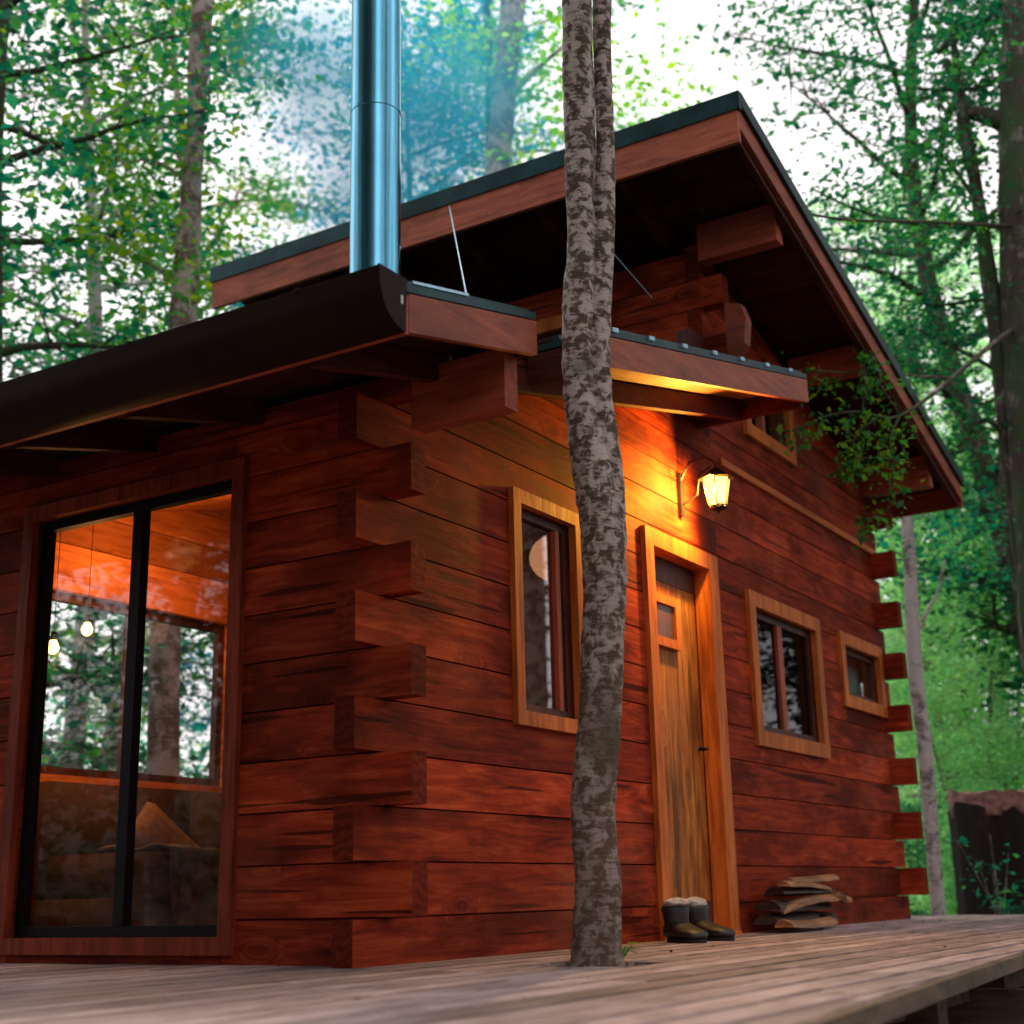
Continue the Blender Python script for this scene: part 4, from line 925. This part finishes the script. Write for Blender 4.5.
# ---- stump
dS = 14.0; p0 = far(1012, 915, dS); zs = gz(p0.x, p0.y)
st = empty('tree_stump', (p0.x, p0.y, zs)); tag(st, 'large dark rotten tree stump with a reddish broken top, beyond the deck end', 'stump')
ztop = far(1003, 795, dS).z-zs
bm = BM(); rings = []; n = 40
for i in range(15):
    t = i/14; z = -.1+t*(ztop-.04); rings.append([bm.verts.new(((r_ := (.47*(1+.25*(1-t)**3)*(1+.06*math.sin(5*a+1)+.04*math.sin(11*a)+rg.uniform(-.015, .015))))*math.cos(a), r_*math.sin(a), z+(rg.uniform(-.05, .07)+.05*math.sin(3*a) if i == 14 else 0))) for a in [2*math.pi*k/n for k in range(n)]])
for A, B in zip(rings, rings[1:]):
    for k in range(n): bm.faces.new((A[k], A[(k+1) % n], B[(k+1) % n], B[k]))
obj('bark', bm, M['stump'], st, smooth=True)
bm = BM(); rings2 = [[bm.verts.new((.46*f*math.cos(a), .46*f*math.sin(a), ztop+.0-(.12*(1-f))+rg.uniform(-.03, .03)+.03)) for a in [2*math.pi*k/n for k in range(n)]] for f in (1., .8, .55, .3, .05)]
rings2.insert(0, [bm.verts.new((.45*math.cos(a), .45*math.sin(a), ztop-.2)) for a in [2*math.pi*k/n for k in range(n)]])
for A, B in zip(rings2, rings2[1:]):
    for k in range(n): bm.faces.new((A[k], A[(k+1) % n], B[(k+1) % n], B[k]))
bm.faces.new(rings2[-1]); obj('broken_top', bm, M['stumptop'], st)
p1 = far(1000, 905, 13.0); t = empty('seedling', (p1.x, p1.y, gz(p1.x, p1.y))); tag(t, 'small leafy seedling growing in front of the stump', 'plant')
bm = BM(); hh = far(1000, 835, 13.0).z-gz(p1.x, p1.y); cen = []
for k in range(9):
    a = rg.uniform(0, 6.3); z = hh*rg.uniform(.45, 1); b = Vector((0, 0, z*.6)); q = Vector((.3*math.cos(a), .3*math.sin(a), z)); tube(bm, [b, (b+q)/2, q], [.006, .004, .002], 5); cen += [q, (b+q)/2]
tube(bm, [(0, 0, 0), (.03, 0, hh*.5), (0, .02, hh)], [.012, .008, .003], 6)
obj('stem', bm, M['bark2'], t)
me = leaves_mesh('leaves', cen, 12, (.09, .09, .05), .07, np.random.default_rng(4)); me.materials.append(M['lteal']); o = bpy.data.objects.new('leaves', me); col.objects.link(o); o.parent = t

# ---- far forest mass and ground cover (nobody could count these)
nr = np.random.default_rng(50); cen = []
def mass(az0, az1, d0, d1, h, n):
    az = nr.uniform(az0, az1, n); d_ = nr.uniform(d0, d1, n); z = nr.beta(1.1, 1.35, n)*h*d_/30
    return np.stack([CP.x+np.sin(az)*d_, CP.y+np.cos(az)*d_, z-1], 1)
far_c = mass(.5, 1.12, 27, 42, 11, 380)
me = leaves_mesh('distant_forest', far_c, 24, (.9, .9, .45), .22, nr); me.materials.append(M['lteal']); o = bpy.data.objects.new('distant_forest', me); col.objects.link(o); tag(o, 'mass of teal-green forest foliage far behind the cabin on the left', 'forest', kind='stuff')
far_c = mass(.5, 1.12, 21, 32, 5.0, 800)
me = leaves_mesh('distant_forest', far_c, 24, (.8, .8, .4), .2, nr); me.materials.append(M['lteal']); o = bpy.data.objects.new('distant_forest', me); col.objects.link(o); tag(o, 'low dark green thicket behind the lean-to, seen through its two facing panes', 'forest', kind='stuff')
far_c = np.concatenate([mass(1.16, 1.62, 26, 40, 7.5, 300), mass(1.16, 1.62, 20, 30, 3.2, 200)])
me = leaves_mesh('distant_forest', far_c, 24, (.8, .8, .4), .2, nr); me.materials.append(M['lfar']); o = bpy.data.objects.new('distant_forest', me); col.objects.link(o); tag(o, 'mass of pale green forest foliage beyond the far corner of the cabin', 'forest', kind='stuff')
c3 = np.concatenate([mass(1.62, 6.78, 19, 27, 9, 1500), mass(1.62, 6.78, 17, 22, 3, 900)])  # added ring closing off the bright low horizon behind the camera
me = leaves_mesh('distant_forest', c3, 24, (.9, .9, .5), .3, nr); me.materials.append(M['ldark']); o = bpy.data.objects.new('distant_forest', me); col.objects.link(o); tag(o, 'mass of dark green forest foliage added on the viewer side to hide the bright horizon, seen only as reflections in the panes', 'forest', kind='stuff')
az = nr.uniform(.4, 1.7, 1500); d_ = nr.uniform(9, 34, 1500); x = CP.x+np.sin(az)*d_; y = CP.y+np.cos(az)*d_
keep = ~((x > -1) & (x < 8.2) & (y > -2.3) & (y < 4.2)); x, y = x[keep], y[keep]
c = np.stack([x, y, np.array([gz(a, b) for a, b in zip(x, y)])+nr.uniform(.1, .55, len(x))], 1)
me = leaves_mesh('undergrowth', c, 26, (.35, .35, .2), .1, nr); me.materials.append(M['lfar']); o = bpy.data.objects.new('undergrowth', me); col.objects.link(o); tag(o, 'low leafy undergrowth covering the forest floor', 'undergrowth', kind='stuff')

# ---- blue wood smoke drifting from the flue behind the roof
bm = BM(); bmesh.ops.create_icosphere(bm, subdivisions=4, radius=1)
for v in bm.verts:
    d_ = 1+.12*math.sin(v.co.x*4+1)+.1*math.sin(v.co.y*5+v.co.z*3); v.co *= d_
m, nt, out = newmat('blue_smoke'); pv = N(nt, 'ShaderNodeVolumePrincipled'); tc = N(nt, 'ShaderNodeTexCoord')
n1 = N(nt, 'ShaderNodeTexNoise'); n1.inputs['Scale'].default_value = 1.7; n1.inputs['Detail'].default_value = 4; L(nt, tc.outputs['Object'], n1.inputs[0])
ln_ = N(nt, 'ShaderNodeVectorMath', operation='LENGTH'); L(nt, tc.outputs['Object'], ln_.inputs[0])
fall = N(nt, 'ShaderNodeMapRange'); fall.inputs[1].default_value = .25; fall.inputs[2].default_value = .95; fall.inputs[3].default_value = 1; fall.inputs[4].default_value = 0; L(nt, ln_.outputs['Value'], fall.inputs[0])
nz = N(nt, 'ShaderNodeMapRange'); nz.inputs[1].default_value = .38; nz.inputs[2].default_value = .68; L(nt, n1.outputs[0], nz.inputs[0])
L(nt, math_(nt, 'MULTIPLY', math_(nt, 'MULTIPLY', fall.outputs[0], nz.outputs[0]), 1.5), pv.inputs['Density'])
pv.inputs['Color'].default_value = (.07, .68, 1, 1); pv.inputs['Anisotropy'].default_value = .2
L(nt, pv.outputs[0], out.inputs['Volume'])
o = obj('smoke', bm, m, None, smooth=True); o.location = far(390, 110, 11.5); o.scale = (1.9, 1.9, 2.3)
o.rotation_euler = (0, 0, .5); tag(o, 'thin blue wood smoke hanging round the steel chimney', 'smoke', kind='stuff')
sc.cycles.volume_step_rate = 3
